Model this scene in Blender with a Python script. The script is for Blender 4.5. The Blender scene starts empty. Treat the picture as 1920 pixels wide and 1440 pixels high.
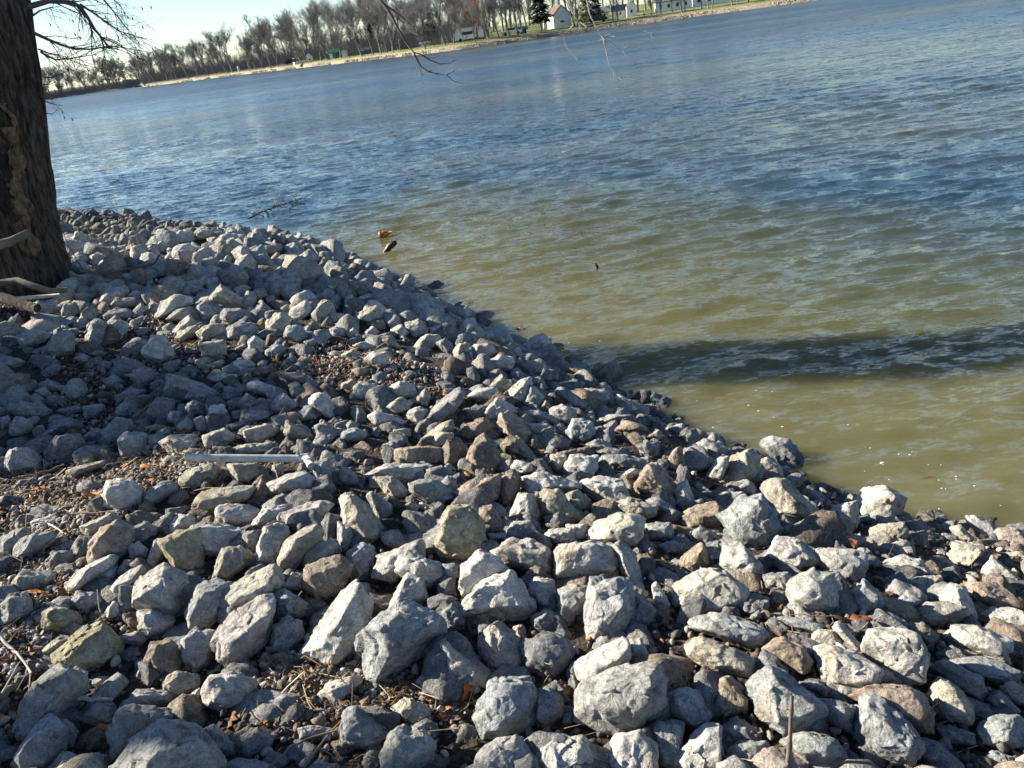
import bpy, bmesh, math, random
import numpy as np
from math import radians as RAD
random.seed(7); rng = np.random.default_rng(7)
S = bpy.context.scene
COL = S.collection
# ---------------------------------------------------------------- camera, sky, sun, exposure
FPX = 1386.; CH = 2.7; PITCH = RAD(25.55); ROLL = RAD(8.2)
fw = np.array([0, math.cos(PITCH), -math.sin(PITCH)]); up0 = np.array([0, math.sin(PITCH), math.cos(PITCH)]); ri0 = np.array([1., 0, 0])
CR = math.cos(ROLL)*ri0 - math.sin(ROLL)*up0
CU = math.sin(ROLL)*ri0 + math.cos(ROLL)*up0
CAM = np.array([0, 0, CH])
cd = bpy.data.cameras.new("camera"); cam = bpy.data.objects.new("camera", cd); COL.objects.link(cam)
cd.sensor_width = 36; cd.lens = 36*FPX/1920; cd.clip_start = .05; cd.clip_end = 6000
from mathutils import Matrix, Vector
m = Matrix.Identity(4)
for i in range(3):
    m[i][0] = CR[i]; m[i][1] = CU[i]; m[i][2] = -fw[i]; m[i][3] = CAM[i]
cam.matrix_world = m; S.camera = cam
SUN_EL = RAD(25); SUN_AZ = RAD(17)      # sun from the left (-X), somewhat in front of the camera
w = bpy.data.worlds.new("World"); S.world = w; w.use_nodes = True
sky = w.node_tree.nodes.new('ShaderNodeTexSky'); sky.sky_type = 'NISHITA'; sky.sun_disc = False
sky.sun_elevation = SUN_EL; sky.sun_rotation = RAD(270)+SUN_AZ; sky.air_density = 1.0; sky.dust_density = .1; sky.ozone_density = 1.0
_tn = w.node_tree.nodes.new('ShaderNodeMix'); _tn.data_type = 'RGBA'; _tn.blend_type = 'MULTIPLY'; _tn.inputs[0].default_value = 1; _tn.inputs[7].default_value = (.82, .95, 1.13, 1)
w.node_tree.links.new(sky.outputs[0], _tn.inputs[6]); w.node_tree.links.new(_tn.outputs[2], w.node_tree.nodes['Background'].inputs[0])
w.node_tree.nodes['Background'].inputs[1].default_value = .05
sl = bpy.data.lights.new("sun", 'SUN'); sl.energy = 5.0; sl.angle = RAD(.5); sl.color = (1, .92, .77)
so = bpy.data.objects.new("sun", sl); COL.objects.link(so)
sd = Vector((-math.cos(SUN_EL)*math.cos(SUN_AZ), math.cos(SUN_EL)*math.sin(SUN_AZ), math.sin(SUN_EL)))
so.rotation_euler = sd.to_track_quat('Z', 'Y').to_euler()
S.view_settings.view_transform = 'Standard'; S.view_settings.look = 'None'; S.view_settings.exposure = 1.68; S.view_settings.gamma = 1
S.cycles.max_bounces = 5; S.cycles.diffuse_bounces = 2; S.cycles.glossy_bounces = 3; S.cycles.use_denoising = True

# ---------------------------------------------------------------- pixel <-> place helpers (photo pixels, 1920 x 1440)
def ray(x, y):
    d = fw*FPX + CR*(x-960) + CU*(720-y); return d/np.linalg.norm(d)
def at(x, y, z=0.):
    d = ray(x, y); return CAM + d*((z-CH)/d[2])
def at_depth(x, y, Y):
    d = ray(x, y); return CAM + d*(Y/d[1])
def hz(x): return 720-(FPX*math.tan(PITCH)+(x-960)*math.sin(ROLL))/math.cos(ROLL)
def far(x, Y):
    d = ray(x, hz(x)); return d[0]/d[1]*Y
def pix(P):
    q = np.asarray(P, float)-CAM; z = q@fw
    return 960+FPX*(q@CR)/z, 720-FPX*(q@CU)/z, z

# ---------------------------------------------------------------- noise
_perm = rng.permutation(65536)
def _h(i, j, k): return _perm[(i*73856093 ^ j*19349663 ^ k*83492791) & 65535]/65535.
def vnoise(P):
    P = np.asarray(P, float); I = np.floor(P).astype(np.int64); f = P-I; f = f*f*(3-2*f); r = 0
    for a in (0, 1):
        for b in (0, 1):
            for c in (0, 1):
                r = r + _h(I[:, 0]+a, I[:, 1]+b, I[:, 2]+c)*(f[:, 0] if a else 1-f[:, 0])*(f[:, 1] if b else 1-f[:, 1])*(f[:, 2] if c else 1-f[:, 2])
    return r*2-1
def fbm(P, o=3, g=.5):
    r = 0; a = 1.
    for i in range(o): r = r+a*vnoise(P*2.03**i+i*17.1); a *= g
    return r

# ---------------------------------------------------------------- materials
def N(t, ty, **k):
    n = t.nodes.new(ty)
    for a, v in k.items():
        if a.startswith('i_'):
            key = a[2:]; key = int(key) if key.isdigit() else key.replace('_', ' ')
            n.inputs[key].default_value = v
        else: setattr(n, a, v)
    return n
def newmat(name):
    mt = bpy.data.materials.new(name); mt.use_nodes = True; t = mt.node_tree
    b = t.nodes['Principled BSDF']; b.inputs['Roughness'].default_value = .85
    b.inputs['Specular IOR Level'].default_value = .25
    return mt, t, b, t.links.new
def ramp(t, stops, fac, L):
    r = t.nodes.new('ShaderNodeValToRGB'); e = r.color_ramp.elements
    e[0].position, e[0].color = stops[0][0], (*stops[0][1], 1); e[1].position, e[1].color = stops[-1][0], (*stops[-1][1], 1)
    for p, c in stops[1:-1]:
        q = e.new(p); q.color = (*c, 1)
    L(fac, r.inputs[0]); return r.outputs[0]
def mixc(t, L, f, a, b, mode='MIX'):
    n = t.nodes.new('ShaderNodeMix'); n.data_type = 'RGBA'; n.blend_type = mode
    for sk, v in ((n.inputs[0], f), (n.inputs[6], a), (n.inputs[7], b)):
        if isinstance(v, (int, float)): sk.default_value = v
        elif isinstance(v, tuple): sk.default_value = (*v, 1)
        else: L(v, sk)
    return n.outputs[2]
def noise(t, L, co, scale, detail=6, rough=.6, dist=0.):
    n = N(t, 'ShaderNodeTexNoise'); n.inputs['Scale'].default_value = scale; n.inputs['Detail'].default_value = detail
    n.inputs['Roughness'].default_value = rough; n.inputs['Distortion'].default_value = dist; L(co, n.inputs['Vector']); return n.outputs[0]
def bump(t, L, b, h, strength, dist, prev=None):
    n = N(t, 'ShaderNodeBump'); n.inputs['Strength'].default_value = strength; n.inputs['Distance'].default_value = dist
    L(h, n.inputs['Height'])
    if prev is not None: L(prev, n.inputs['Normal'])
    L(n.outputs[0], b.inputs['Normal']); return n.outputs[0]
def simple(name, col, rough=.8, var=.25, scale=6., bs=0., bd=.01, metallic=0):
    mt, t, b, L = newmat(name); co = N(t, 'ShaderNodeTexCoord').outputs['Object']
    f = noise(t, L, co, scale, 6, .6)
    c1 = tuple(x*(1-var) for x in col); c2 = tuple(min(1, x*(1+var)) for x in col)
    L(ramp(t, [(.3, c1), (.7, c2)], f, L), b.inputs['Base Color']); b.inputs['Roughness'].default_value = rough; b.inputs['Metallic'].default_value = metallic
    if bs: bump(t, L, b, noise(t, L, co, scale*4, 8, .65), bs, bd)
    return mt
def mat_rock():
    mt, t, b, L = newmat('stone'); tc = N(t, 'ShaderNodeTexCoord'); oi = N(t, 'ShaderNodeObjectInfo')
    off = N(t, 'ShaderNodeVectorMath', operation='SCALE'); cmb = N(t, 'ShaderNodeCombineXYZ')
    for i in range(3): L(oi.outputs['Random'], cmb.inputs[i])
    L(cmb.outputs[0], off.inputs[0]); off.inputs['Scale'].default_value = 57.
    ad = N(t, 'ShaderNodeVectorMath', operation='ADD'); L(tc.outputs['Object'], ad.inputs[0]); L(off.outputs[0], ad.inputs[1]); co = ad.outputs[0]
    tone = N(t, 'ShaderNodeAttribute', attribute_name='tone'); ms = N(t, 'ShaderNodeAttribute', attribute_name='moss')
    big = noise(t, L, co, 9, 5, .6, .5); med = noise(t, L, co, 38, 8, .68, .3); fin = noise(t, L, co, 190, 4, .7)
    c = mixc(t, L, 1., tone.outputs['Color'], ramp(t, [(.28, (.62, .60, .58)), (.5, (1, 1, 1)), (.72, (1.28, 1.27, 1.24))], big, L), 'MULTIPLY')
    c = mixc(t, L, 1., c, ramp(t, [(.3, (.58, .57, .56)), (.52, (1.02, 1.02, 1.02)), (.7, (1.38, 1.38, 1.38))], med, L), 'MULTIPLY')
    c = mixc(t, L, 1., c, ramp(t, [(.32, (.62, .62, .62)), (.6, (1.16, 1.16, 1.16))], fin, L), 'MULTIPLY')
    # warm iron staining and pale mineral veins, both with shapes of their own
    st = ramp(t, [(.56, (0, 0, 0)), (.7, (1, 1, 1))], noise(t, L, co, 5.5, 4, .6, 1.), L)
    c = mixc(t, L, N_mul(t, L, st, .45), c, (.30, .22, .13))
    wv = N(t, 'ShaderNodeTexNoise'); wv.inputs['Scale'].default_value = 7; wv.inputs['Detail'].default_value = 5; wv.inputs['Distortion'].default_value = 2.2; L(co, wv.inputs['Vector'])
    ve = ramp(t, [(.485, (0, 0, 0)), (.5, (1, 1, 1)), (.515, (0, 0, 0))], wv.outputs[0], L)
    c = mixc(t, L, N_mul(t, L, ve, .35), c, (.62, .60, .56))
    mo = ramp(t, [(.42, (0, 0, 0)), (.6, (1, 1, 1))], noise(t, L, co, 14, 6, .65), L)
    mm = N(t, 'ShaderNodeMath', operation='MULTIPLY'); L(mo, mm.inputs[0]); L(ms.outputs['Fac'], mm.inputs[1])
    c = mixc(t, L, mm.outputs[0], c, (.20, .175, .06))
    L(c, b.inputs['Base Color']); b.inputs['Roughness'].default_value = .9; b.inputs['Specular IOR Level'].default_value = .2
    n1 = bump(t, L, b, med, .9, .016)
    n2 = bump(t, L, b, noise(t, L, co, 16, 9, .62, .8), .9, .04, n1)
    vo = N(t, 'ShaderNodeTexVoronoi'); vo.inputs['Scale'].default_value = 26; L(co, vo.inputs['Vector'])
    n3 = bump(t, L, b, vo.outputs['Distance'], .22, .012, n2)
    bump(t, L, b, fin, .5, .003, n3)
    return mt
def N_mul(t, L, s, v):
    n = N(t, 'ShaderNodeMath', operation='MULTIPLY'); L(s, n.inputs[0]); n.inputs[1].default_value = v; return n.outputs[0]
def mat_soil():
    mt, t, b, L = newmat('soil'); g = N(t, 'ShaderNodeNewGeometry').outputs['Position']
    a = noise(t, L, g, 30, 9, .7); vo = N(t, 'ShaderNodeTexVoronoi'); vo.inputs['Scale'].default_value = 55; L(g, vo.inputs['Vector'])
    c = ramp(t, [(.3, (.020, .015, .011)), (.55, (.065, .048, .034)), (.75, (.15, .12, .09))], a, L)
    sx = N(t, 'ShaderNodeSeparateXYZ'); L(vo.outputs['Color'], sx.inputs[0]); c = mixc(t, L, .5, c, ramp(t, [(.2, (.015, .012, .009)), (.8, (.10, .085, .068))], sx.outputs[0], L))
    L(c, b.inputs['Base Color']); b.inputs['Roughness'].default_value = .95
    n1 = bump(t, L, b, a, .8, .04); bump(t, L, b, vo.outputs['Distance'], .8, .02, n1); return mt
def mat_attr(name, rough=.8, var=.3, scale=60, bs=.3, transl=0):
    mt, t, b, L = newmat(name); co = N(t, 'ShaderNodeNewGeometry').outputs['Position']
    tone = N(t, 'ShaderNodeAttribute', attribute_name='tone')
    c = mixc(t, L, 1., tone.outputs['Color'], ramp(t, [(.3, (1-var,)*3), (.7, (1+var,)*3)], noise(t, L, co, scale, 5, .65), L), 'MULTIPLY')
    L(c, b.inputs['Base Color']); b.inputs['Roughness'].default_value = rough
    if bs: bump(t, L, b, noise(t, L, co, scale*2, 5, .6), bs, .004)
    return mt
def mat_water():
    mt, t, b, L = newmat('lake_water'); ge = N(t, 'ShaderNodeNewGeometry'); g = ge.outputs['Position']
    def mp(sx, sy, rot):
        q = N(t, 'ShaderNodeMapping'); q.inputs['Scale'].default_value = (sx, sy, 1); q.inputs['Rotation'].default_value = (0, 0, rot); L(g, q.inputs['Vector']); return q.outputs[0]
    dp = N(t, 'ShaderNodeAttribute', attribute_name='depth').outputs['Fac']
    pt = noise(t, L, g, .3, 4, .55); pl_ = noise(t, L, mp(.018, .05, .1), 1, 4, .6); sm = N(t, 'ShaderNodeMath', operation='ADD'); L(dp, sm.inputs[0]); L(N_mul(t, L, pt, .35), sm.inputs[1])
    wc = ramp(t, [(.18, (.122, .112, .052)), (.42, (.084, .082, .034)), (.8, (.044, .058, .046)), (1., (.022, .046, .068))], sm.outputs[0], L)
    pk = ramp(t, [(.45, (0, 0, 0)), (.62, (1, 1, 1))], pl_, L); md = N(t, 'ShaderNodeMath', operation='MULTIPLY'); L(pk, md.inputs[0]); L(dp, md.inputs[1])
    L(mixc(t, L, N_mul(t, L, md.outputs[0], .8), wc, (.085, .088, .058)), b.inputs['Base Color'])
    b.subsurface_method = 'BURLEY'; b.inputs['Subsurface Weight'].default_value = 1; b.inputs['Subsurface Radius'].default_value = (1, .9, .5); b.inputs['Subsurface Scale'].default_value = .7
    mr = N(t, 'ShaderNodeMapRange'); L(N(t, 'ShaderNodeAttribute', attribute_name='open').outputs['Fac'], mr.inputs[0]); mr.inputs[3].default_value = .07; mr.inputs[4].default_value = .34; L(mr.outputs[0], b.inputs['Roughness']); b.inputs['IOR'].default_value = 1.333; b.inputs['Specular IOR Level'].default_value = .5
    gu = ramp(t, [(.35, (.45,)*3), (.65, (1,)*3)], noise(t, L, mp(.05, .16, .1), 1, 4, .6), L)
    def vm(op, a, c):
        n = N(t, 'ShaderNodeVectorMath', operation=op); L(a, n.inputs[0])
        if isinstance(c, tuple): n.inputs[1].default_value = c
        else: L(c, n.inputs[1])
        return n.outputs[0]
    acc = None       # wind ripples as a field of small slopes
    for sx, sy, rt, ax, ay in ((.12, .4, .0, .03, .08), (.5, 1.5, .05, .09, .20), (1.8, 4.6, .14, .20, .42), (5, 12, -.15, .22, .58), (16, 34, .15, .24, .42)):
        n = N(t, 'ShaderNodeTexNoise'); n.inputs['Scale'].default_value = 1; n.inputs['Detail'].default_value = 3; n.inputs['Roughness'].default_value = .55; n.inputs['Distortion'].default_value = .3; L(mp(sx, sy, rt), n.inputs['Vector'])
        v = vm('MULTIPLY', vm('SUBTRACT', n.outputs['Color'], (.5, .5, .5)), (3.1*ax, 3.1*ay, 0)); acc = v if acc is None else vm('ADD', acc, v)
    sc_ = N(t, 'ShaderNodeVectorMath', operation='SCALE'); L(acc, sc_.inputs[0]); L(gu, sc_.inputs['Scale'])
    nn = N(t, 'ShaderNodeVectorMath', operation='NORMALIZE'); L(vm('ADD', ge.outputs['Normal'], sc_.outputs[0]), nn.inputs[0]); L(nn.outputs[0], b.inputs['Normal'])
    return mt
def N_mul2(t, L, a, c):
    n = N(t, 'ShaderNodeMath', operation='MULTIPLY'); L(a, n.inputs[0]); L(c, n.inputs[1]); return n.outputs[0]
def mat_land():
    mt, t, b, L = newmat('far_shore_ground'); g = N(t, 'ShaderNodeNewGeometry').outputs['Position']
    s = N(t, 'ShaderNodeAttribute', attribute_name='setback').outputs['Fac']
    a = noise(t, L, g, .35, 6, .6); f = noise(t, L, g, 2.5, 5, .7)
    grass = ramp(t, [(.35, (.10, .125, .035)), (.5, (.155, .18, .055)), (.68, (.24, .21, .10))], a, L)
    rock = ramp(t, [(.3, (.12, .10, .075)), (.5, (.24, .20, .15)), (.7, (.34, .30, .24))], f, L)
    m1 = N(t, 'ShaderNodeMath', operation='ADD'); L(s, m1.inputs[0]); L(N_mul(t, L, f, 3.), m1.inputs[1])
    fac = N(t, 'ShaderNodeMapRange'); L(m1.outputs[0], fac.inputs[0]); fac.inputs[1].default_value = 2.9; fac.inputs[2].default_value = 3.8
    c = mixc(t, L, fac.outputs[0], rock, grass)
    wd = N(t, 'ShaderNodeAttribute', attribute_name='wood').outputs['Fac']
    c = mixc(t, L, wd, c, ramp(t, [(.35, (.06, .048, .032)), (.65, (.12, .095, .062))], f, L))
    L(c, b.inputs['Base Color']); bump(t, L, b, f, .8, .3); return mt
def mat_bark():
    mt, t, b, L = newmat('furrowed_bark'); co = N(t, 'ShaderNodeTexCoord').outputs['Object']
    q = N(t, 'ShaderNodeMapping'); q.inputs['Scale'].default_value = (1, 1, .16); L(co, q.inputs['Vector'])
    a = noise(t, L, q.outputs[0], 26, 9, .68, .6); c2 = noise(t, L, co, 3, 4, .6)
    c = ramp(t, [(.36, (.014, .012, .010)), (.5, (.07, .058, .048)), (.68, (.16, .138, .118))], a, L)
    c = mixc(t, L, 1., c, ramp(t, [(.3, (.75, .75, .78)), (.7, (1.2, 1.15, 1.1))], c2, L), 'MULTIPLY')
    L(c, b.inputs['Base Color']); b.inputs['Roughness'].default_value = .95
    n1 = bump(t, L, b, a, 1., .07); bump(t, L, b, noise(t, L, q.outputs[0], 90, 5, .7), .5, .008, n1); return mt

M = dict(rock=mat_rock(), soil=mat_soil(), pebble=mat_attr('pebble', .85, .3, 90, .4), leaf=mat_attr('dead_leaf', .7, .25, 50, .2), water=mat_water(),
    land=mat_land(), bark=mat_bark(), rotten=simple('rotten_wood', (.22, .15, .09), .95, .7, 16, 1., .05), hollow=simple('dark_hollow', (.03, .022, .016), 1, .4, 10, .6, .02),
    twig=simple('twig_bark', (.105, .082, .064), .9, .35, 30), palet=simple('pale_twig_bark', (.42, .38, .33), .85, .25, 30),
    drift=simple('driftwood', (.15, .125, .10), .9, .35, 14, .6, .01), pvc=simple('weathered_white_plastic', (.37, .38, .375), .6, .4, 22, .3, .003), dark=simple('dark_inside', (.02, .018, .015), .9, .2),
    amber=simple('amber_plastic', (.48, .17, .03), .3, .3, 12), label=simple('dark_paper', (.07, .04, .03), .6, .3, 20), wetwood=simple('wet_wood', (.045, .03, .02), .35, .35, 14, .5, .01),
    foam=simple('foam', (.8, .8, .76), .6, .05), weed=simple('dry_weed_stem', (.15, .115, .075), .9, .3, 30),
    ftrunk=simple('far_bark', (.19, .175, .16), .9, .3, .9), fcrown=simple('far_branches', (.185, .175, .168), .9, .25, .5), ftrunk2=simple('pale_far_bark', (.30, .27, .235), .9, .25, .9),
    redcrown=simple('reddish_branches', (.22, .10, .08), .9, .25, .5), browncrown=simple('brown_branches', (.185, .16, .14), .9, .25, .5),
    needle=simple('dark_needles', (.018, .035, .024), .8, .5, 1.2), needle2=simple('olive_needles', (.055, .065, .026), .8, .4, 1.2), needle3=simple('blue_green_needles', (.022, .042, .046), .8, .5, 1.2),
    white=simple('white_siding', (.78, .77, .72), .6, .05, .6), cream=simple('cream_siding', (.72, .68, .56), .6, .06, .6), roof=simple('brown_shingles', (.13, .09, .075), .9, .3, 2), roofg=simple('grey_shingles', (.16, .165, .18), .9, .3, 2),
    roofr=simple('red_brown_roof', (.24, .11, .085), .9, .3, 2), brick=simple('pink_brick', (.42, .22, .165), .85, .25, 3), green=simple('green_paint', (.03, .13, .10), .5, .2, 1), blue=simple('blue_grey_paint', (.07, .11, .16), .5, .2, 1),
    pane=simple('window_glass', (.03, .035, .045), .15, .2), trim=simple('white_trim', (.75, .75, .72), .5, .05), tyre=simple('tyre_rubber', (.02, .02, .02), .8, .2), red=simple('red_paint', (.45, .05, .04), .45, .2), black=simple('black_paint', (.02, .022, .03), .3, .2),
    bush=simple('evergreen_leaves', (.04, .06, .02), .7, .4, 5))

# ---------------------------------------------------------------- object helpers
def mesh_np(name, V, Fc, mat, smooth=True, attrs=None, origin=None):
    V = np.asarray(V, np.float32)
    if origin is not None: V = V-np.asarray(origin, np.float32)
    me = bpy.data.meshes.new(name); me.vertices.add(len(V)); me.vertices.foreach_set('co', V.ravel())
    if isinstance(Fc, np.ndarray):
        k = Fc.shape[1]; n = len(Fc); me.loops.add(n*k); me.loops.foreach_set('vertex_index', Fc.astype(np.int32).ravel())
        me.polygons.add(n); me.polygons.foreach_set('loop_start', np.arange(0, n*k, k, dtype=np.int32)); me.polygons.foreach_set('loop_total', np.full(n, k, np.int32))
    else:
        idx = [i for f in Fc for i in f]; ln = [len(f) for f in Fc]; n = len(Fc)
        me.loops.add(len(idx)); me.loops.foreach_set('vertex_index', np.array(idx, np.int32)); me.polygons.add(n)
        me.polygons.foreach_set('loop_start', np.concatenate([[0], np.cumsum(ln)[:-1]]).astype(np.int32)); me.polygons.foreach_set('loop_total', np.array(ln, np.int32))
    me.polygons.foreach_set('use_smooth', np.full(n, smooth)); me.update(calc_edges=True)
    for an, av in (attrs or {}).items():
        av = np.asarray(av, np.float32)
        if av.ndim == 2:
            at_ = me.attributes.new(an, 'FLOAT_COLOR', 'POINT'); at_.data.foreach_set('color', np.concatenate([av, np.ones((len(av), 1), np.float32)], 1).ravel())
        else:
            at_ = me.attributes.new(an, 'FLOAT', 'POINT'); at_.data.foreach_set('value', av)
    me.materials.append(mat); return me
def link(name, me, parent=None, loc=None):
    o = bpy.data.objects.new(name, me); COL.objects.link(o)
    if parent is not None: o.parent = parent
    if loc is not None: o.location = [float(v) for v in loc]
    return o
def tag(o, label, cat=None, group=None, kind=None):
    if label: o['label'] = label
    if cat: o['category'] = cat
    if group: o['group'] = group
    if kind: o['kind'] = kind
    return o
def empty(name, loc, label, cat, group=None, rz=0):
    o = bpy.data.objects.new(name, None); COL.objects.link(o); o.location = [float(v) for v in loc]; o.rotation_euler = (0, 0, rz); o.empty_display_size = .1
    return tag(o, label, cat, group)
class MB:
    def __init__(s): s.V = []; s.F = []
    def box(s, x0, x1, y0, y1, z0, z1):
        b = len(s.V); s.V += [(x, y, z) for z in (z0, z1) for y in (y0, y1) for x in (x0, x1)]
        s.F += [tuple(b+i for i in f) for f in ((0, 2, 3, 1), (4, 5, 7, 6), (0, 1, 5, 4), (2, 6, 7, 3), (0, 4, 6, 2), (1, 3, 7, 5))]; return s
    def tube(s, P, R, n=6, cap=True):
        P = [Vector(p) for p in P]; b = len(s.V); k = len(P); ref = None
        for i, p in enumerate(P):
            d = (P[min(i+1, k-1)]-P[max(i-1, 0)]); d = d.normalized() if d.length > 1e-9 else Vector((0, 0, 1))
            if ref is None: ref = Vector((0, 0, 1)) if abs(d.z) < .8 else Vector((1, 0, 0))
            u = d.cross(ref).normalized(); v = d.cross(u); ref = -u.cross(d) if False else ref
            r = R[i] if hasattr(R, '__len__') else R
            for j in range(n):
                a = 2*math.pi*j/n; s.V.append(tuple(p+u*(math.cos(a)*r)+v*(math.sin(a)*r)))
        for i in range(k-1):
            for j in range(n):
                s.F.append((b+i*n+j, b+i*n+(j+1) % n, b+(i+1)*n+(j+1) % n, b+(i+1)*n+j))
        if cap and n > 2: s.F.append(tuple(b+j for j in range(n))); s.F.append(tuple(b+(k-1)*n+n-1-j for j in range(n)))
        return s
    def poly(s, pts): b = len(s.V); s.V += list(pts); s.F.append(tuple(range(b, b+len(pts)))); return s
    def build(s, name, mat, parent=None, smooth=False, loc=None): return link(name, mesh_np(name, s.V, s.F, mat, smooth), parent, loc)
ICO = {}
def ico(l):
    if l not in ICO:
        bm = bmesh.new(); bmesh.ops.create_icosphere(bm, subdivisions=l, radius=1)
        ICO[l] = (np.array([v.co[:] for v in bm.verts]), np.array([[v.index for v in f.verts] for f in bm.faces])); bm.free()
    return ICO[l]

# ---------------------------------------------------------------- near bank terrain
SHORE = [at(x, y, 0)[:2] for x, y in ((130, 419), (300, 430), (450, 450), (560, 462), (640, 484), (700, 518), (780, 562), (860, 598), (1000, 672), (1150, 742), (1300, 815), (1500, 900), (1620, 950), (1920, 1022))]
SHORE = [np.array(p) for p in ((-200, 150), (-60, 66), (-22, 30))]+SHORE+[np.array(p) for p in ((3.6, 1.9), (6., .2), (12, -3), (60, -30))]
SHORE = np.array(SHORE)
def shore_d(x, y):
    x = np.asarray(x, float); y = np.asarray(y, float); best = np.full(x.shape, 1e9); sg = np.ones(x.shape)
    for a, b in zip(SHORE[:-1], SHORE[1:]):
        e = b-a; L2 = e@e; t = np.clip(((x-a[0])*e[0]+(y-a[1])*e[1])/L2, 0, 1)
        dx = x-a[0]-t*e[0]; dy = y-a[1]-t*e[1]; d = np.hypot(dx, dy); cr = e[0]*(y-a[1])-e[1]*(x-a[0])
        k = d < best-1e-9; best = np.where(k, d, best); sg = np.where(k, np.where(cr > 0, -1, 1), sg)
    return best*sg
def ground(x, y):
    x = np.asarray(x, float); y = np.asarray(y, float); d = shore_d(x, y)
    z = np.where(d > 0, 1.0*(1-np.exp(-np.maximum(d, 0)/1.15)), d*.55)
    P = np.stack([x.ravel(), y.ravel(), np.zeros(x.size)], 1)
    z = z + (vnoise(P*1.1)*.07+vnoise(P*3.1+9)*.03).reshape(x.shape)*np.clip(d*1.5+.3, 0, 1)
    z = z-.16*np.exp(-((x+6.5)**2/8+(y-12.5)**2/9))*np.clip(d, 0, 1)
    # the pile crests along the middle of the bank
    z = z + .04*np.exp(-((x+2.9)**2/2.2+(y-8.0)**2/4.5)) - .10*np.exp(-((x+2.6)**2/1.0+(y-3.9)**2/1.4))
    return z
def axis_pts():
    return None
def build_ground():
    gx = np.concatenate([-np.geomspace(200, 12, 14), np.linspace(-11.5, 6, 330), np.geomspace(6.5, 60, 14)])
    gy = np.concatenate([-np.geomspace(60, 3, 10), np.linspace(-2.5, 20, 420), np.geomspace(20.5, 150, 16)])
    X, Y = np.meshgrid(gx, gy); Z = ground(X, Y); Z = np.maximum(Z, -3)
    P = np.stack([X.ravel(), Y.ravel(), np.zeros(X.size)], 1); Z = Z+ (vnoise(P*14)*.012).reshape(X.shape)
    V = np.stack([X.ravel(), Y.ravel(), Z.ravel()], 1); n = len(gx); i, j = np.meshgrid(np.arange(len(gy)-1), np.arange(n-1), indexing='ij'); a = (i*n+j).ravel()
    tag(link('ground', mesh_np('ground', V, np.stack([a, a+1, a+n+1, a+n], 1), M['soil'])), 'dark soil of the near bank between the rocks', kind='structure')
build_ground()

# ---------------------------------------------------------------- lake
def build_water():
    u = np.concatenate([-np.geomspace(9, 1.25, 20), np.linspace(-1.2, 1.2, 900), np.geomspace(1.25, 9, 20)])
    v = np.concatenate([np.array([-400, -100, -30, -8, -2., 0, 1.2]), np.geomspace(2., 130, 820), np.geomspace(140, 2500, 60)])
    Uu, Yv = np.meshgrid(u, v); X = Uu*(np.abs(Yv)+3); Y = Yv
    res = np.maximum(np.abs(Y)*.0055, (np.abs(Y)+3)*.0027)
    Z = np.zeros_like(X); DX = np.zeros_like(X); DY = np.zeros_like(X); r = np.random.default_rng(3)
    P = np.stack([X.ravel(), Y.ravel(), np.zeros(X.size)], 1)
    gust = .78+.45*fbm(P*np.array([.05, .13, 1]), 2).reshape(X.shape); gust = np.clip(gust, .3, 1.3)
    calm = np.clip((-shore_d(X, Y))/1.3, .5, 1)
    for i in range(70):
        lam = .10*(.8/.10)**r.random(); th = -math.pi/2+.12+r.normal()*.33; k = 2*math.pi/lam; A = .0050*lam**.75*(1.2 if .25 < lam < .8 else .7)
        ph = r.random()*6.28; s = math.cos(th), math.sin(th); q = k*(s[0]*X+s[1]*Y)+ph
        f = np.clip(lam/(res*4)-.6, 0, 1)*A*gust*calm
        Z += f*np.sin(q); DX += f*.75*s[0]*np.cos(q); DY += f*.75*s[1]*np.cos(q)
    V = np.stack([(X+DX).ravel(), (Y+DY).ravel(), Z.ravel()], 1); n = len(u); i, j = np.meshgrid(np.arange(len(v)-1), np.arange(n-1), indexing='ij'); a = (i*n+j).ravel()
    tag(link('lake_water', mesh_np('lake_water', V, np.stack([a, a+1, a+n+1, a+n], 1), M['water'], attrs={'depth': np.clip(-shore_d(X, Y)/8.+np.clip((-X-1.2)/4, 0, .8)+np.clip((Y-11)/30, 0, .5), 0, 1).ravel(), 'open': np.clip((-shore_d(X, Y)-7)/50., 0, 1).ravel()})), 'rippled lake, muddy olive by the rocks and blue farther out', kind='structure')
build_water()

# ---------------------------------------------------------------- far shore land
FS = [(-700, 330), (-420, 420)]+[(far(x, Y), Y) for x, Y in ((40, 440), (90, 438), (180, 430), (262, 420), (266, 372), (268, 345), (330, 325), (400, 300), (480, 265), (560, 235), (640, 207), (700, 190), (780, 172), (870, 159), (1000, 160), (1100, 162), (1200, 158), (1300, 154), (1400, 148), (1540, 141), (1700, 142), (1920, 165))]+[(210, 150), (420, 60), (900, -100)]
FS = np.array(FS, float)
def zland(s): return np.interp(s, [-3, 0, 1.5, 3.5, 25, 60, 150, 900], [-1, 0, .75, 1.05, 1.5, 2.2, 3.5, 7])
def fs_at(px):
    """depth Y of the far shoreline at photo column px"""
    t = far(px, 1.); best = None
    for a, b in zip(FS[:-1], FS[1:]):
        da = a[0]-t*a[1]; db = b[0]-t*b[1]
        if (da <= 0) != (db <= 0):
            k = da/(da-db); Y = a[1]+(b[1]-a[1])*k
            if Y > 20 and (best is None or Y < best): best = Y
    return best or 160
def landpt(px, s):
    Y = fs_at(px); x = far(px, 1.); L = math.hypot(x, 1); Y2 = Y+s/L; return np.array([x*Y2, Y2, float(zland(s))])
def ppm(P): return FPX/((np.asarray(P)-CAM)@fw)
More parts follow.
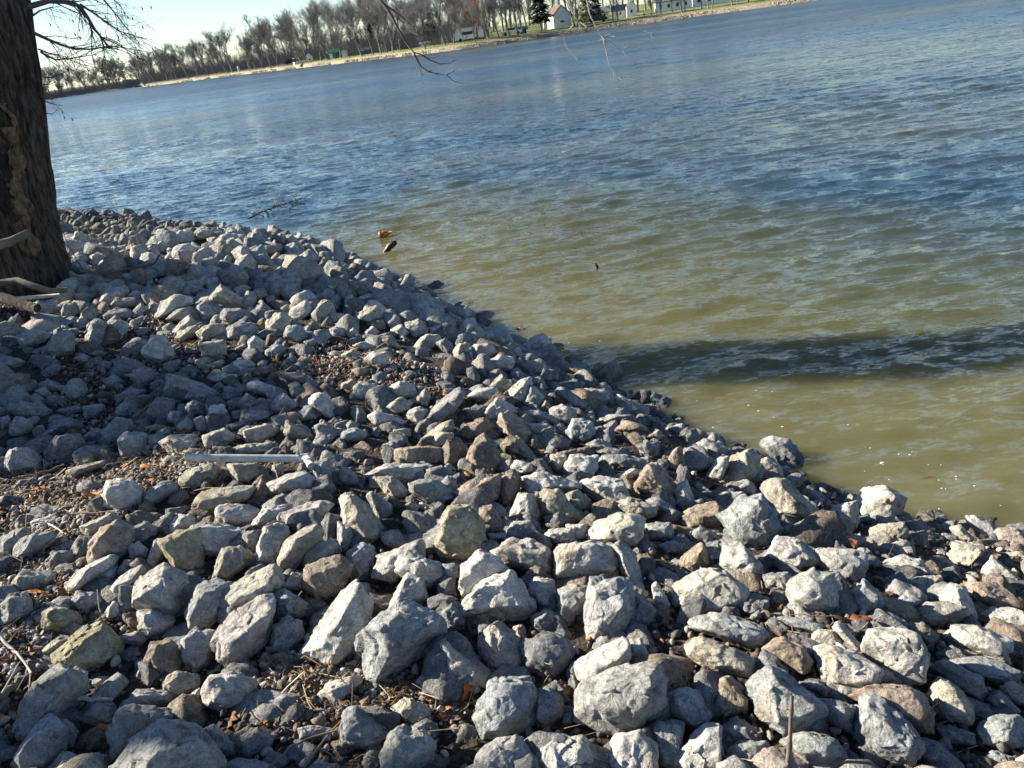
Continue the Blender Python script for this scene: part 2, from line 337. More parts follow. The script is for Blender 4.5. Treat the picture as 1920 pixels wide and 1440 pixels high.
def build_land():
    pts = []
    for a, b in zip(FS[:-1], FS[1:]):
        n = max(1, int(np.linalg.norm(b-a)/2.5)) if abs(b[0]) < 300 else 8
        for i in range(n): pts.append(a+(b-a)*i/n)
    pts = np.array(pts); pts += np.stack([vnoise(np.c_[pts*.25, np.zeros(len(pts))]), vnoise(np.c_[pts*.25+50, np.zeros(len(pts))])], 1)*.8
    R = np.linalg.norm(pts, axis=1, keepdims=True); D = pts/R
    sb = np.array([-3, 0, .7, 1.5, 2.5, 3.5, 5, 8, 14, 25, 40, 60, 100, 200, 500, 1500]); V = []; sa = []; wd = []
    for s in sb:
        P = pts+D*s; z = np.full(len(P), float(zland(s)))+ (vnoise(np.c_[P*.6, np.full(len(P), s)])*.12 if s > 0 else 0) + (vnoise(np.c_[P*.02, np.zeros(len(P))])*.8 if s > 20 else 0)
        V.append(np.c_[P, z]); sa.append(np.full(len(P), s)); az = P[:, 0]/P[:, 1]
        if s <= 2.5: wd.append(np.where((az < far(266, 1.)) & (P[:, 1] > 0), .95, 0)); continue
        wd.append(np.where((az < far(560, 1.)) & (P[:, 1] > 0), np.clip((s-1)/1.5, 0, .9), 0))
    n = len(pts); V = np.concatenate(V); i, j = np.meshgrid(np.arange(len(sb)-1), np.arange(n-1), indexing='ij'); a = (i*n+j).ravel()
    tag(link('far_shore_land', mesh_np('far_shore_land', V, np.stack([a, a+1, a+n+1, a+n], 1), M['land'], attrs={'setback': np.concatenate(sa), 'wood': np.concatenate(wd)})), 'far shore with lawns above a tan stone edge', kind='structure')
build_land()

# ---------------------------------------------------------------- rocks
TONE = dict(p=(.50, .478, .432), g=(.34, .338, .322), b=(.30, .312, .312), t=(.43, .395, .325), m=(.38, .35, .25), w=(.30, .245, .19), k=(.40, .335, .30), d=(.235, .235, .235))
def rock_verts(lv, planes, dist, ext, sharp, r, amp=.03, freq=2.4):
    planes = np.concatenate([planes, np.eye(3), -np.eye(3)]); dist = np.concatenate([dist, ext*1.02, ext*1.02])
    U, Fc = ico(lv); D = U*ext; D = D/np.linalg.norm(D, axis=1, keepdims=True)
    q = np.maximum(D@planes.T/dist, 0); mx = q.max(1, keepdims=True); rad = 1/(mx[:, 0]*((q/mx)**sharp).sum(1)**(1/sharp))
    V = D*rad[:, None]; sc = float(np.mean(ext)); o = r.random(3)*90
    K = 70 if len(V) > 2000 else 34 if len(V) > 300 else 0
    if K:          # fracture faces: small tilted chips
        Wd = V/np.linalg.norm(V, axis=1, keepdims=True); Wd = Wd+.10*np.stack([vnoise(V/sc*3+o), vnoise(V/sc*3+o+31), vnoise(V/sc*3+o+67)], 1)
        Ck = r.normal(size=(K, 3)); Ck /= np.linalg.norm(Ck, axis=1, keepdims=True); ix = np.argmax(Wd@Ck.T+r.uniform(-.05, .05, K), 1)
        V = V*(1+np.clip(r.uniform(-.014, .014, K)[ix]+((Wd-Ck[ix])*r.normal(0, .15, (K, 3))[ix]).sum(1), -.075, .075))[:, None]
    n1 = fbm(V/sc*freq+o, 4, .55); n2 = 1-np.abs(fbm(V/sc*freq*.8+o+7, 3, .5))*2
    V = V*(1+amp*n1+amp*.55*n2)[:, None]
    return V, Fc
def rnd_dirs(r, n, tmin, tmax, sign):
    t = r.uniform(tmin, tmax, n); f = r.uniform(0, 6.283, n)
    return np.stack([np.sin(t)*np.cos(f), np.sin(t)*np.sin(f), sign*np.cos(t)], 1)
def hull2(P):
    P = sorted(set(map(tuple, P)))
    def half(Q):
        h = []
        for p in Q:
            while len(h) > 1 and (h[-1][0]-h[-2][0])*(p[1]-h[-2][1])-(h[-1][1]-h[-2][1])*(p[0]-h[-2][0]) <= 0: h.pop()
            h.append(p)
        return h[:-1]
    return np.array(half(P)+half(P[::-1]))
def hit(px, py, lift):
    d = ray(px, py); ts = np.geomspace(1.2, 24, 500); P = CAM+ts[:, None]*d; g = ground(P[:, 0], P[:, 1])+lift
    k = np.nonzero(P[:, 2] < g)[0]
    if len(k): return P[k[0]]
    k = np.nonzero(P[:, 2] < 0)[0]; return P[k[0]] if len(k) else P[-1]
ROCKS = """g 0,1010 30,992 55,990 53,1010 20,1038 0,1045
p 62,977 107,962 112,980 83,998 60,993
g 28,1030 43,1007 97,997 110,1020 70,1042 30,1052
t 150,987 207,963 230,970 167,1010
w 167,1020 187,993 220,977 248,990 245,1037 213,1043 168,1060
g 247,990 273,978 297,990 293,1010 253,1013
p 300,970 320,963 323,980 307,997
p 320,980 337,963 365,970 363,987 320,1002
m 297,1017 333,997 370,992 383,1013 378,1067 353,1075 330,1067*mossy wedge rock with a flat pale top
p 358,985 397,982 450,993 453,1020 417,1042 387,1038 383,1007
g 455,1000 490,993 493,1020 477,1037 457,1027
p 483,1027 497,990 520,982 543,993 530,1047 513,1060 483,1057
t 522,1047 543,1007 593,982 605,997 597,1023 553,1067 530,1070
t 567,1057 577,1030 620,1010 640,1027 633,1043 570,1063
w 567,1093 570,1063 600,1050 637,1040 663,1060 640,1103 613,1123 580,1115
t 400,1077 417,1030 450,1025 473,1040 467,1057 427,1085 403,1085*tan wedge rock with a blunt nose
g 83,1057 100,1033 133,1035 138,1060 97,1073
t 25,1093 43,1070 103,1073 107,1093 57,1113 25,1113
p 125,1100 143,1073 200,1042 222,1045 213,1067 140,1112 127,1110*long pale rock lying beside leaves
p 160,1103 187,1070 220,1060 218,1087 187,1113
t 218,1073 233,1050 257,1053 250,1073 223,1082
p 240,1023 260,1015 277,1030 273,1050 247,1048
p 273,1057 290,1010 307,1010 313,1037 287,1070
p 205,1103 227,1080 263,1060 273,1063 250,1117 217,1127
g 130,1130 147,1110 200,1113 203,1130 167,1147 137,1142
p 252,1113 267,1083 307,1060 343,1073 355,1103 347,1147 320,1167 283,1150 250,1137*big rounded rock half in shadow
p 258,1147 290,1143 330,1160 310,1187 283,1197 263,1180
p 198,1147 213,1127 247,1137 243,1153 203,1163
m 177,1150 200,1132 197,1163 180,1160
g 350,1147 370,1103 400,1087 433,1093 427,1147 403,1180 360,1183
t 408,1130 423,1103 467,1080 507,1060 527,1067 530,1090 517,1117 467,1140 420,1152
p 403,1203 427,1160 480,1127 510,1120 512,1160 493,1213 443,1265 420,1253*large pale teardrop rock
b 512,1120 533,1103 577,1133 567,1153 520,1163
p 527,1100 547,1073 567,1077 565,1107 530,1107
b 513,1173 540,1157 567,1167 570,1200 550,1223 510,1223
p 563,1225 615,1160 640,1110 665,1095 690,1130 690,1200 640,1250 600,1252
p 340,1200 370,1180 403,1187 407,1207 390,1247 363,1262 347,1243
w 273,1243 283,1207 320,1202 343,1227 343,1253 313,1270 280,1253
m 100,1227 143,1187 183,1167 227,1200 230,1227 187,1253 133,1257 103,1243*mossy olive slab on dead leaves
t 72,1223 110,1193 137,1190 133,1207 90,1233
m 80,1147 113,1138 147,1150 160,1173 113,1190 83,1187
g 0,1140 17,1117 50,1110 63,1147 33,1167 0,1173
g 220,1193 260,1183 273,1197 260,1213 227,1203
p 252,1270 267,1237 282,1257 280,1277 257,1280
t 307,1277 330,1258 373,1267 370,1290 333,1310 307,1293
p 378,1290 397,1267 443,1263 483,1277 467,1320 420,1332 383,1320*flat-topped cream rock by the leaf hollow
t 470,1337 477,1300 505,1310 497,1340 477,1343
d 513,1313 533,1302 567,1313 563,1337 527,1340
p 597,1303 617,1280 667,1267 677,1283 653,1310 613,1323
g 233,1317 260,1293 300,1297 333,1297 320,1323 267,1330 227,1337
g 30,1343 67,1280 110,1250 157,1267 163,1293 133,1330 67,1390 30,1383
b 27,1417 67,1360 97,1337 123,1377 123,1407 97,1433 33,1453
b 107,1347 133,1353 147,1373 143,1400 123,1400
g 150,1350 177,1320 213,1320 220,1347 193,1367
b 200,1387 230,1330 280,1325 323,1340 320,1353 267,1370 240,1407 207,1433
g 217,1437 253,1387 303,1355 367,1363 413,1410 417,1460 300,1500 227,1480*biggest grey rock on the bottom edge
p 93,1440 117,1410 143,1417 143,1443 110,1460
b 0,1407 33,1400 23,1427 0,1433
b 443,1387 477,1363 513,1383 500,1413 460,1427
d 380,1373 397,1357 447,1397 450,1427 410,1420
b 420,1437 450,1422 493,1427 517,1440 500,1470 433,1473
g 560,1367 587,1360 630,1367 630,1383 567,1390
p 340,1327 360,1300 380,1287 373,1320 367,1340
g 143,1440 187,1413 203,1417 207,1443 167,1460
t 170,1280 187,1267 213,1270 210,1290 187,1293
t 0,1093 13,1093 15,1113 0,1127
b 650,1037 680,1017 702,1027 700,1070 670,1093 653,1070
g 702,1070 713,1043 767,1023 787,1012 797,1027 797,1047 740,1090 703,1083
p 740,1053 753,1033 780,1040 827,1057 835,1077 833,1093 803,1105 743,1077*smooth pale block resting on a shaded rock
t 920,1037 960,1010 1013,1017 1030,1033 1033,1073 1017,1083 967,1067 933,1047
p 867,1060 900,1032 933,1047 953,1067 907,1093 873,1120 863,1093
p 860,1150 873,1120 907,1090 960,1070 973,1087 1003,1140 993,1162 930,1158 873,1165*broad pale wedge above a black hollow
p 987,1113 1000,1083 1037,1090 1042,1117 1037,1140 1010,1137
p 723,1147 763,1073 790,1080 803,1127 787,1133 750,1123
b 667,1197 720,1153 760,1123 787,1130 833,1167 827,1200 750,1257 717,1280 690,1260*big blue-grey rock with a pointed foot
d 803,1123 827,1113 857,1123 840,1147 807,1147
d 823,1153 853,1130 870,1147 870,1177 833,1193
b 997,1157 1023,1142 1047,1153 1047,1173 1023,1187 1000,1177
g 1047,1107 1077,1097 1107,1103 1103,1140 1073,1173 1050,1160
g 1097,1147 1107,1090 1160,1088 1183,1103 1183,1173 1170,1197 1133,1193 1107,1213*tall upright block with a square top
b 1183,1103 1207,1117 1233,1147 1220,1173 1187,1173
p 1030,1037 1060,1020 1117,1017 1150,1030 1158,1060 1137,1087 1107,1093 1047,1097 1037,1070*large pale squarish rock with a shadow notch
g 1147,1027 1163,1015 1187,1033 1207,1087 1213,1110 1187,1100 1163,1070
p 1223,1097 1233,1092 1263,1143 1230,1143
g 670,1093 690,1093 695,1107 680,1123 667,1113
t 812,1213 837,1200 880,1227 927,1267 920,1280 870,1293 847,1287 827,1253
k 897,1223 903,1190 937,1167 963,1187 978,1213 977,1250 960,1265 930,1267 907,1247*pinkish egg-shaped rock standing on end
d 980,1207 1017,1187 1053,1193 1077,1217 1067,1247 1037,1272 983,1253
p 780,1277 807,1253 833,1260 830,1297 813,1303 783,1290
b 887,1343 920,1313 920,1283 950,1270 993,1277 1007,1317 1003,1353 970,1377 907,1383*big blue-grey rock with a lit top corner
d 1005,1303 1027,1288 1055,1307 1053,1350 1027,1377 1003,1353
p 1077,1243 1113,1220 1167,1195 1183,1213 1180,1243 1133,1267 1097,1293 1083,1270
p 1180,1200 1203,1200 1220,1237 1187,1257
g 1085,1320 1090,1287 1140,1260 1187,1257 1213,1243 1240,1253 1250,1293 1243,1330 1213,1357 1173,1377 1123,1367 1087,1343*big smooth round grey boulder
b 640,1340 663,1323 690,1337 737,1377 707,1403 640,1403
t 737,1327 763,1310 807,1327 807,1343 773,1363 743,1337
g 715,1440 723,1390 753,1363 787,1363 813,1393 807,1440 767,1467 720,1460
g 887,1440 907,1407 933,1387 973,1380 1000,1413 1003,1440 973,1473 900,1473
p 1003,1440 1010,1410 1050,1383 1097,1383 1107,1413 1103,1450 1053,1473 1010,1460
p 1142,1423 1150,1380 1203,1373 1230,1397 1230,1440 1190,1473 1147,1457
b 1213,1367 1240,1352 1280,1357 1280,1437 1233,1433 1220,1393
d 1060,1260 1077,1240 1090,1293 1070,1297
b 640,1283 663,1270 677,1280 660,1300 640,1312
d 1107,1407 1140,1410 1140,1433 1110,1440
k 960,1173 987,1173 987,1200 970,1200
b 830,1060 857,1058 860,1080 837,1107
w 1280,1043 1313,1017 1323,1033 1327,1060 1287,1083 1273,1073
p 1350,1057 1360,1020 1387,1018 1403,1040 1430,1063 1427,1093 1407,1102 1377,1083
p 1273,1093 1323,1063 1363,1073 1403,1110 1397,1133 1347,1150 1300,1147 1273,1127*large pale wedge rock with a dark foot
p 1438,1043 1460,1005 1500,1013 1527,1037 1537,1057 1507,1072 1467,1053
g 1520,1027 1580,1030 1627,1040 1630,1067 1607,1093 1573,1087 1537,1060
p 1475,1107 1493,1083 1527,1068 1570,1083 1578,1123 1557,1147 1520,1155 1487,1137*round white rock with a shaded belly
d 1547,1077 1573,1073 1593,1097 1580,1120
b 1593,1113 1620,1090 1647,1110 1660,1137 1633,1160 1600,1157
p 1650,1060 1690,1040 1723,1050 1753,1078 1707,1083 1657,1070
p 1702,1097 1713,1083 1763,1080 1768,1093 1743,1120 1703,1113
b 1662,1133 1693,1117 1727,1127 1707,1147 1670,1143
g 1705,1153 1733,1130 1770,1130 1810,1140 1800,1163 1760,1180 1717,1173
p 1757,1120 1780,1097 1810,1103 1833,1160 1813,1167 1780,1127
w 1807,1107 1820,1093 1863,1093 1913,1123 1913,1140 1853,1147 1830,1127
p 1843,1073 1860,1042 1910,1083 1910,1103 1867,1097
t 1782,1043 1790,1017 1843,1020 1847,1033 1813,1073 1787,1057
p 1843,1157 1853,1140 1897,1140 1927,1153 1933,1187 1867,1183
g 1295,1167 1307,1157 1353,1150 1420,1170 1440,1187 1427,1213 1410,1217 1347,1190 1300,1180
t 1287,1207 1310,1192 1353,1207 1387,1220 1412,1237 1412,1263 1393,1270 1337,1257 1300,1237*long cream rock above a dark gap
w 1427,1217 1467,1195 1507,1213 1520,1240 1507,1270 1467,1247
b 1453,1157 1487,1157 1543,1173 1540,1190 1487,1177
t 1518,1197 1537,1178 1563,1183 1580,1207 1547,1213
p 1560,1177 1577,1167 1617,1213 1610,1223 1580,1200
p 1528,1213 1567,1208 1630,1237 1655,1260 1650,1287 1607,1293 1547,1280 1533,1253
p 1617,1193 1640,1177 1680,1177 1727,1200 1740,1233 1727,1287 1693,1283 1640,1243 1620,1223*big pale blue rock with a knobbly face
p 1770,1200 1787,1173 1847,1177 1890,1200 1887,1247 1847,1227 1783,1210
k 1772,1217 1800,1210 1840,1227 1813,1240 1777,1237
b 1780,1240 1847,1230 1913,1260 1897,1290 1847,1280
d 1742,1253 1773,1237 1840,1270 1850,1297 1837,1313 1793,1290
w 1333,1313 1347,1273 1373,1270 1397,1297 1400,1333 1357,1343
b 1400,1283 1427,1253 1453,1250 1493,1277 1547,1327 1547,1350 1513,1370 1467,1377 1420,1337*large shaded rock behind the upright stick
w 1590,1307 1640,1283 1697,1287 1740,1310 1750,1347 1740,1377 1673,1337
b 1602,1350 1613,1307 1633,1302 1680,1333 1727,1383 1727,1417 1700,1440 1653,1427 1607,1387*huge smooth blue-grey oval rock
t 1737,1307 1760,1270 1800,1290 1827,1337 1820,1357 1767,1350
d 1803,1300 1847,1320 1867,1343 1827,1353
k 1875,1287 1897,1278 1927,1293 1927,1327 1890,1313
d 1847,1313 1873,1293 1913,1333 1880,1340
b 1832,1367 1857,1343 1907,1340 1927,1360 1927,1400 1873,1403 1840,1390
p 1260,1433 1287,1390 1320,1360 1347,1357 1352,1427 1347,1460 1280,1467
d 1347,1367 1380,1343 1427,1373 1427,1390 1367,1390
g 1353,1413 1387,1390 1433,1390 1440,1407 1413,1437 1360,1437
k 1387,1440 1427,1403 1460,1397 1507,1420 1510,1443 1447,1467 1393,1460
b 1462,1390 1507,1372 1563,1383 1587,1420 1583,1450 1533,1450 1513,1423
d 1497,1280 1533,1275 1557,1293 1547,1313 1513,1300
d 1513,1310 1567,1313 1600,1327 1593,1373 1560,1360
d 1727,1383 1763,1393 1813,1440 1773,1453 1730,1433
d 1753,1363 1780,1360 1827,1377 1827,1397 1773,1393
b 1837,1427 1863,1407 1900,1420 1887,1443 1847,1447
p 1867,1440 1897,1423 1920,1410 1933,1443 1897,1460
g 1513,1427 1540,1420 1567,1433 1563,1453 1520,1453
d 1430,1077 1480,1073 1490,1097 1467,1110 1433,1100
d 1373,1127 1413,1113 1440,1120 1433,1147 1397,1153
b 1643,1147 1673,1150 1700,1167 1697,1187 1650,1173
d 1703,1173 1727,1167 1760,1190 1747,1213 1710,1193
w 1893,1187 1913,1177 1927,1187 1927,1223 1897,1217
g 1398,1160 1423,1143 1427,1160 1413,1167
b 1730,1263 1760,1257 1780,1270 1753,1273
d 1657,1100 1673,1093 1700,1097 1697,1120 1663,1120
p 1647,1020 1673,1010 1703,1013 1710,1027 1673,1033
b 1250,1303 1280,1290 1310,1297 1330,1327 1327,1357 1300,1367 1260,1347
b 0,783 17,777 20,790 7,813 0,817
b 17,800 30,783 53,787 63,803 43,823 20,820
d 17,770 40,753 77,757 97,770 83,787 43,787
b 63,733 83,727 103,743 83,748
d 97,723 127,723 133,733 117,738
b 155,763 193,757 200,770 180,787 160,783
d 103,770 143,760 157,767 127,783
d 70,827 107,790 130,785 157,800 127,817 97,823
d 85,850 107,817 147,817 163,837 140,860 93,867
b 137,850 160,837 200,837 213,857 173,870 140,867
b 7,877 20,843 60,843 78,860 67,890 27,897*round blue-grey rock by itself at the left edge
b 23,917 37,900 67,897 70,907 40,920
t 127,883 150,873 197,863 197,873 133,900
b 190,813 217,783 247,787 253,803 227,820 207,837
b 157,817 180,803 200,810 187,830 163,827
b 220,823 243,810 273,813 277,840 253,860 230,863
b 217,743 247,727 273,733 267,753 220,760
b 218,767 233,753 263,757 267,773 243,783 220,780
d 273,767 297,747 327,750 330,780 307,793 277,783
b 280,720 300,713 317,720 310,730 283,730
b 312,740 317,700 373,717 417,737 410,747 347,750*big shaded slab on the dark slope
b 348,747 360,727 387,727 407,747 377,760
b 347,763 363,750 387,760 390,780 360,783
b 312,787 320,770 343,773 347,790 327,797
p 388,777 393,760 420,760 427,773 410,797 393,787
b 362,787 380,780 410,800 400,810 370,807
b 333,797 350,783 363,793 360,813 340,810
w 273,800 300,795 340,807 323,813 277,807
b 277,817 310,813 300,840 280,840
t 300,830 320,817 363,815 372,827 363,850 327,857*knobbly cream rock behind the pipe's open end
t 338,850 357,840 383,843 393,855 350,860
p 377,817 420,803 443,817 437,827 387,842
t 432,843 463,833 510,830 513,853 467,860 433,855
t 427,870 487,870 490,893 467,907 440,907
p 500,907 540,890 567,897 573,885 597,900 597,923 573,933 543,930 507,923*white rock below the pipe's bent end
p 193,927 203,903 240,898 270,920 268,950 247,963 217,963 197,950*round white rock alone on the gravel
b 272,923 307,903 330,907 330,927 287,950 273,950
t 333,900 353,880 393,870 415,883 407,903 383,917 343,913
t 357,953 377,923 423,910 477,913 460,940 400,943 373,967
w 467,940 490,897 513,913 520,933 500,947
p 403,967 407,947 467,947 490,957 467,993 433,993
p 473,980 500,950 547,947 533,973 483,993
p 530,967 547,953 607,937 630,940 607,970 567,988 533,983
t 103,960 127,943 157,938 157,950 117,960
b 513,850 530,830 540,847 533,857
t 457,807 500,795 523,810 500,830 463,827
g 452,780 473,770 503,770 503,783 473,795
b 445,757 463,737 480,750 467,767 450,767
d 460,760 487,747 523,753 520,767 483,772
b 418,740 423,723 457,730 450,750 423,750
p 465,720 480,713 520,727 523,743 497,743 467,730
p 577,757 587,738 617,740 630,777 623,790 600,773
b 550,783 573,760 593,763 603,790 567,793
d 507,783 537,773 553,797 520,800
t 533,810 537,787 563,800 597,823 587,830 547,827
b 590,800 607,790 627,803 627,827 600,830
b 590,887 590,867 613,860 630,887 627,913 600,913
b 513,753 533,737 560,760 547,773 520,770
b 540,720 560,717 573,740 567,753 547,743
d 517,700 567,700 607,730 600,737 560,717
p 390,710 413,700 447,703 443,717 407,720
b 193,713 213,703 233,713 230,727 200,727
d 30,723 50,717 60,733 33,743
b 0,747 20,743 37,757 13,767 0,763
t 233,703 267,700 300,707 267,717
b 427,797 457,788 463,800 437,810
d 250,793 277,783 287,800 267,807
t 510,873 530,868 533,887 513,900
g 560,853 580,847 600,857 563,860
d 60,833 80,813 100,820 87,847 63,847
t 640,720 660,710 673,720 660,733 640,733
p 662,727 677,715 703,720 705,743 687,755 667,747
p 722,730 753,713 773,723 783,740 763,750 730,747
t 722,763 750,745 770,753 767,767 737,777
t 772,750 797,728 807,743 800,760 773,760
g 797,783 827,750 860,727 870,737 857,767 827,797 803,800
p 870,747 900,727 933,727 937,747 907,757 877,753
t 920,720 940,702 963,723 947,737 923,730
p 950,737 977,710 997,707 1000,727 977,757 953,750
g 977,760 993,720 1020,743 1007,767 987,767
b 1040,727 1060,727 1097,753 1097,773 1070,763 1043,740
p 1082,737 1093,728 1137,732 1140,747 1127,757 1087,747*flat white brick-shaped rock
t 1040,720 1077,710 1097,720 1087,730 1053,727
p 1148,760 1157,737 1180,750 1203,780 1187,780
b 1170,740 1187,730 1207,750 1190,757
b 1203,757 1227,737 1257,750 1260,773 1233,783 1207,773
t 1013,767 1023,750 1033,760 1033,770 1020,773
p 1030,767 1053,758 1080,770 1077,787 1050,793 1033,780
b 972,770 1013,770 1050,793 1040,800 980,787
p 907,777 933,747 960,760 972,773 960,783 923,790
b 877,767 897,783 883,792
w 857,827 873,797 907,782 930,803 930,817 893,827
w 933,790 950,770 973,783 1000,817 1000,843 967,820 937,807
p 983,795 1017,793 1043,803 1037,817 1000,818
b 1062,810 1077,785 1107,790 1117,810 1097,837 1070,830
d 1007,833 1040,812 1073,827 1060,847 1020,847
b 1100,833 1123,822 1150,833 1147,847 1107,847
g 1117,787 1147,777 1193,780 1160,793 1133,797
w 1153,807 1173,788 1207,797 1217,813 1180,820
p 690,780 707,770 763,790 750,800 703,797
p 763,777 780,763 803,767 797,790 773,797
b 640,810 663,802 687,810 683,823 640,833
t 783,827 827,793 848,787 850,807 813,830
t 803,833 823,810 848,813 847,833 820,840
w 737,867 743,843 780,837 827,840 838,860 827,873 777,873*flat brown-grey rock with crusted dirt
w 872,863 893,823 907,813 927,833 943,867 927,883 887,877*dirt-crusted brown pyramid rock
w 940,837 953,820 977,823 1010,863 990,870 950,853
p 957,877 967,863 1000,870 1010,883 973,890
t 1030,853 1060,855 1063,873 1043,887
p 1053,887 1070,853 1120,855 1120,877 1100,900 1070,897*pale cube-shaped rock beside a grey slab
g 1120,853 1173,852 1213,863 1207,880 1160,887 1123,877
g 737,807 767,803 770,817 750,830
b 717,833 737,828 753,840 727,853
p 683,893 723,870 793,873 797,893 773,907 723,900
g 798,880 827,873 857,887 853,900 807,900
t 702,897 737,893 767,923 763,940 733,937
g 688,930 697,920 737,950 737,970 707,970
g 770,907 787,900 820,900 830,927 857,933 807,947 777,933
b 817,917 840,890 860,913 853,930
w 850,923 887,900 943,890 945,917 917,947 887,947*flat brown slab with a deep shadow edge
w 940,897 960,887 977,897 973,927 953,957 938,947
p 977,900 1007,887 1040,890 1087,907 1087,920 1033,920 1007,937 980,927
t 1008,940 1023,920 1050,920 1097,977 1057,983 1017,967
p 955,967 973,927 1000,927 1013,967 1007,987 973,980
p 950,1010 960,980 993,977 1013,1010 987,1017
t 1057,927 1083,920 1107,937 1103,957 1073,960
p 1087,907 1123,893 1163,900 1177,930 1160,947 1123,947 1100,927
t 1138,947 1183,933 1227,947 1227,967 1190,977 1153,963
w 1187,913 1220,867 1240,873 1267,913 1253,940 1213,937
p 1137,897 1187,877 1200,883 1173,910
b 1212,940 1233,930 1277,963 1270,977 1227,953
g 1210,983 1257,980 1263,1010 1220,1017
p 1017,1010 1027,993 1073,990 1077,1017 1050,1025
p 1057,983 1100,983 1103,1010 1077,1013
d 753,973 763,957 807,967 830,987 813,1007 773,1007
b 717,1000 747,993 767,1017 740,1030 720,1020
w 900,953 923,947 950,993 933,1000 900,993
t 640,937 663,927 687,947 718,987 707,1020 670,1013 647,987*big tan rock peaked at its upper left
m 817,1020 827,993 840,950 873,948 907,977 912,1027 880,1050 837,1053*mossy yellow boulder with a dark underside
t 1100,1000 1117,980 1160,963 1207,973 1207,1000 1187,1030 1140,1020 1107,1013*big smooth tan boulder with a shaded right end
g 633,977 653,980 665,1007 650,1040 633,1040
g 913,1000 950,1000 950,1013 917,1017
b 1233,1023 1257,1013 1287,1020 1273,1037 1240,1037
d 1200,1027 1220,1017 1230,1033 1220,1047
w 1247,873 1260,847 1277,837 1283,867 1267,887
d 1193,837 1213,827 1233,840 1220,857
t 1203,823 1233,805 1243,817 1233,830
g 1247,803 1280,793 1283,813 1257,817
b 640,873 660,880 677,907 647,910 633,900
t 755,950 773,938 787,947 780,963
b 1280,790 1300,787 1313,800 1297,810 1280,803
g 1305,833 1323,822 1347,833 1367,840 1347,860 1320,853
p 1340,827 1363,812 1377,817 1377,833 1360,837
b 1377,813 1393,808 1420,830 1413,843 1380,833
g 1280,843 1300,840 1333,863 1330,877 1300,887 1280,883
t 1347,887 1377,853 1407,843 1423,857 1420,887 1393,907 1353,913
p 1313,900 1347,860 1370,853 1350,907
t 1420,867 1440,860 1460,870 1470,893 1433,905 1422,893
b 1423,833 1447,820 1477,823 1503,857 1507,880 1480,897 1460,867*dark wet boulder at the water's edge
b 1323,800 1347,793 1367,797 1360,813 1330,813
b 1367,797 1387,783 1403,797 1400,807 1380,810
t 1427,913 1450,900 1480,900 1507,927 1537,960 1520,980 1493,983 1467,977*large tan rock leaning to the right
p 1520,863 1553,863 1587,887 1580,897 1533,883
b 1503,890 1520,883 1553,897 1533,903
p 1607,933 1623,917 1660,913 1700,937 1687,963 1640,988 1613,983*white block highest above the waterline
p 1547,963 1570,947 1607,940 1610,983 1593,997 1553,997
t 1672,917 1687,902 1713,900 1743,927 1772,957 1747,960 1700,937
d 1693,953 1707,937 1740,943 1770,967 1740,977
k 1788,950 1800,937 1847,930 1863,940 1863,953 1820,963
p 1817,967 1847,955 1880,957 1910,980 1903,990 1867,990*flat white rock near the right edge
b 1810,970 1833,967 1867,990 1860,1017 1827,1000
k 1860,1003 1873,990 1913,993 1933,1013 1920,1037 1873,1033
b 1350,967 1390,933 1427,933 1447,953 1463,990 1440,1020 1413,1037 1373,1017*big dark blue-grey boulder with a bright cap
p 1348,933 1360,922 1397,923 1380,947 1357,947
w 1280,963 1307,947 1343,943 1360,967 1347,990 1307,1000 1280,993
w 1307,943 1320,933 1337,937 1347,950 1330,957
b 1460,993 1493,983 1543,987 1555,1010 1543,1027 1497,1020
g 1360,907 1400,900 1418,913 1413,930 1380,923
t 1628,993 1653,983 1693,980 1702,1000 1693,1017 1640,1020
d 1553,1000 1593,1000 1607,1020 1573,1033
p 1267,913 1287,900 1305,943 1293,963 1267,957
b 1287,1003 1313,988 1340,997 1347,1023 1300,1020
t 1780,990 1800,983 1827,1010 1813,1020 1787,1000
b 1410,840 1427,837 1440,850 1423,860
b 1760,977 1787,963 1810,967 1807,990 1773,987
p 131,450 145,440 165,452 160,472 140,470
b 162,460 172,448 198,455 190,465 172,466
p 202,445 265,444 268,450 205,455
p 232,475 250,465 262,470 260,475 235,478
p 271,475 280,460 298,468 300,482 290,490 280,482
p 290,462 302,451 318,460 315,472 298,470
p 320,445 338,432 358,435 365,452 345,458 325,455*pale rock topping the far left rise
p 328,468 335,460 362,462 385,465 368,480 348,482
t 369,448 372,431 395,432 398,445 382,452
p 309,482 320,470 330,480 322,495 312,495
p 310,505 325,492 332,505 325,510
t 362,488 382,468 388,488 375,490
p 442,470 455,465 468,480 480,495 480,520 460,508*pale diagonal rock on the far crest
p 426,435 440,429 458,438 455,452 440,445
g 400,435 420,434 422,450 405,450
g 395,465 410,450 430,458 435,480 412,475
t 422,450 438,445 448,458 435,465
p 378,495 392,491 405,500 395,505
p 280,502 295,495 306,498 302,508
p 198,518 208,510 230,508 230,520 208,525
t 150,530 162,515 188,520 185,535 160,538
p 142,515 160,515 150,538 142,535
g 168,540 182,532 200,535 198,552 175,560
p 186,562 200,542 235,535 242,548 220,565 198,570*blocky pale rock just right of the trunk foot
b 232,518 240,512 282,520 292,535 270,540 240,525
p 185,528 198,520 228,525 225,535 200,540
t 140,552 160,545 185,555 160,565 145,565
t 205,575 218,559 255,560 252,575 230,580
b 341,500 370,492 385,502 378,515 348,512
g 308,528 318,518 345,522 338,538 320,538
t 350,525 355,516 400,520 405,532 370,535
p 340,535 355,532 388,542 372,552 350,550
t 391,562 415,534 435,545 468,578 462,585 425,570*broad tan rock with a lit left flank
p 438,542 455,534 472,540 462,552 442,550
p 288,592 308,565 325,555 358,558 360,572 320,580 298,600
b 368,575 385,562 415,575 412,598 390,600 372,588
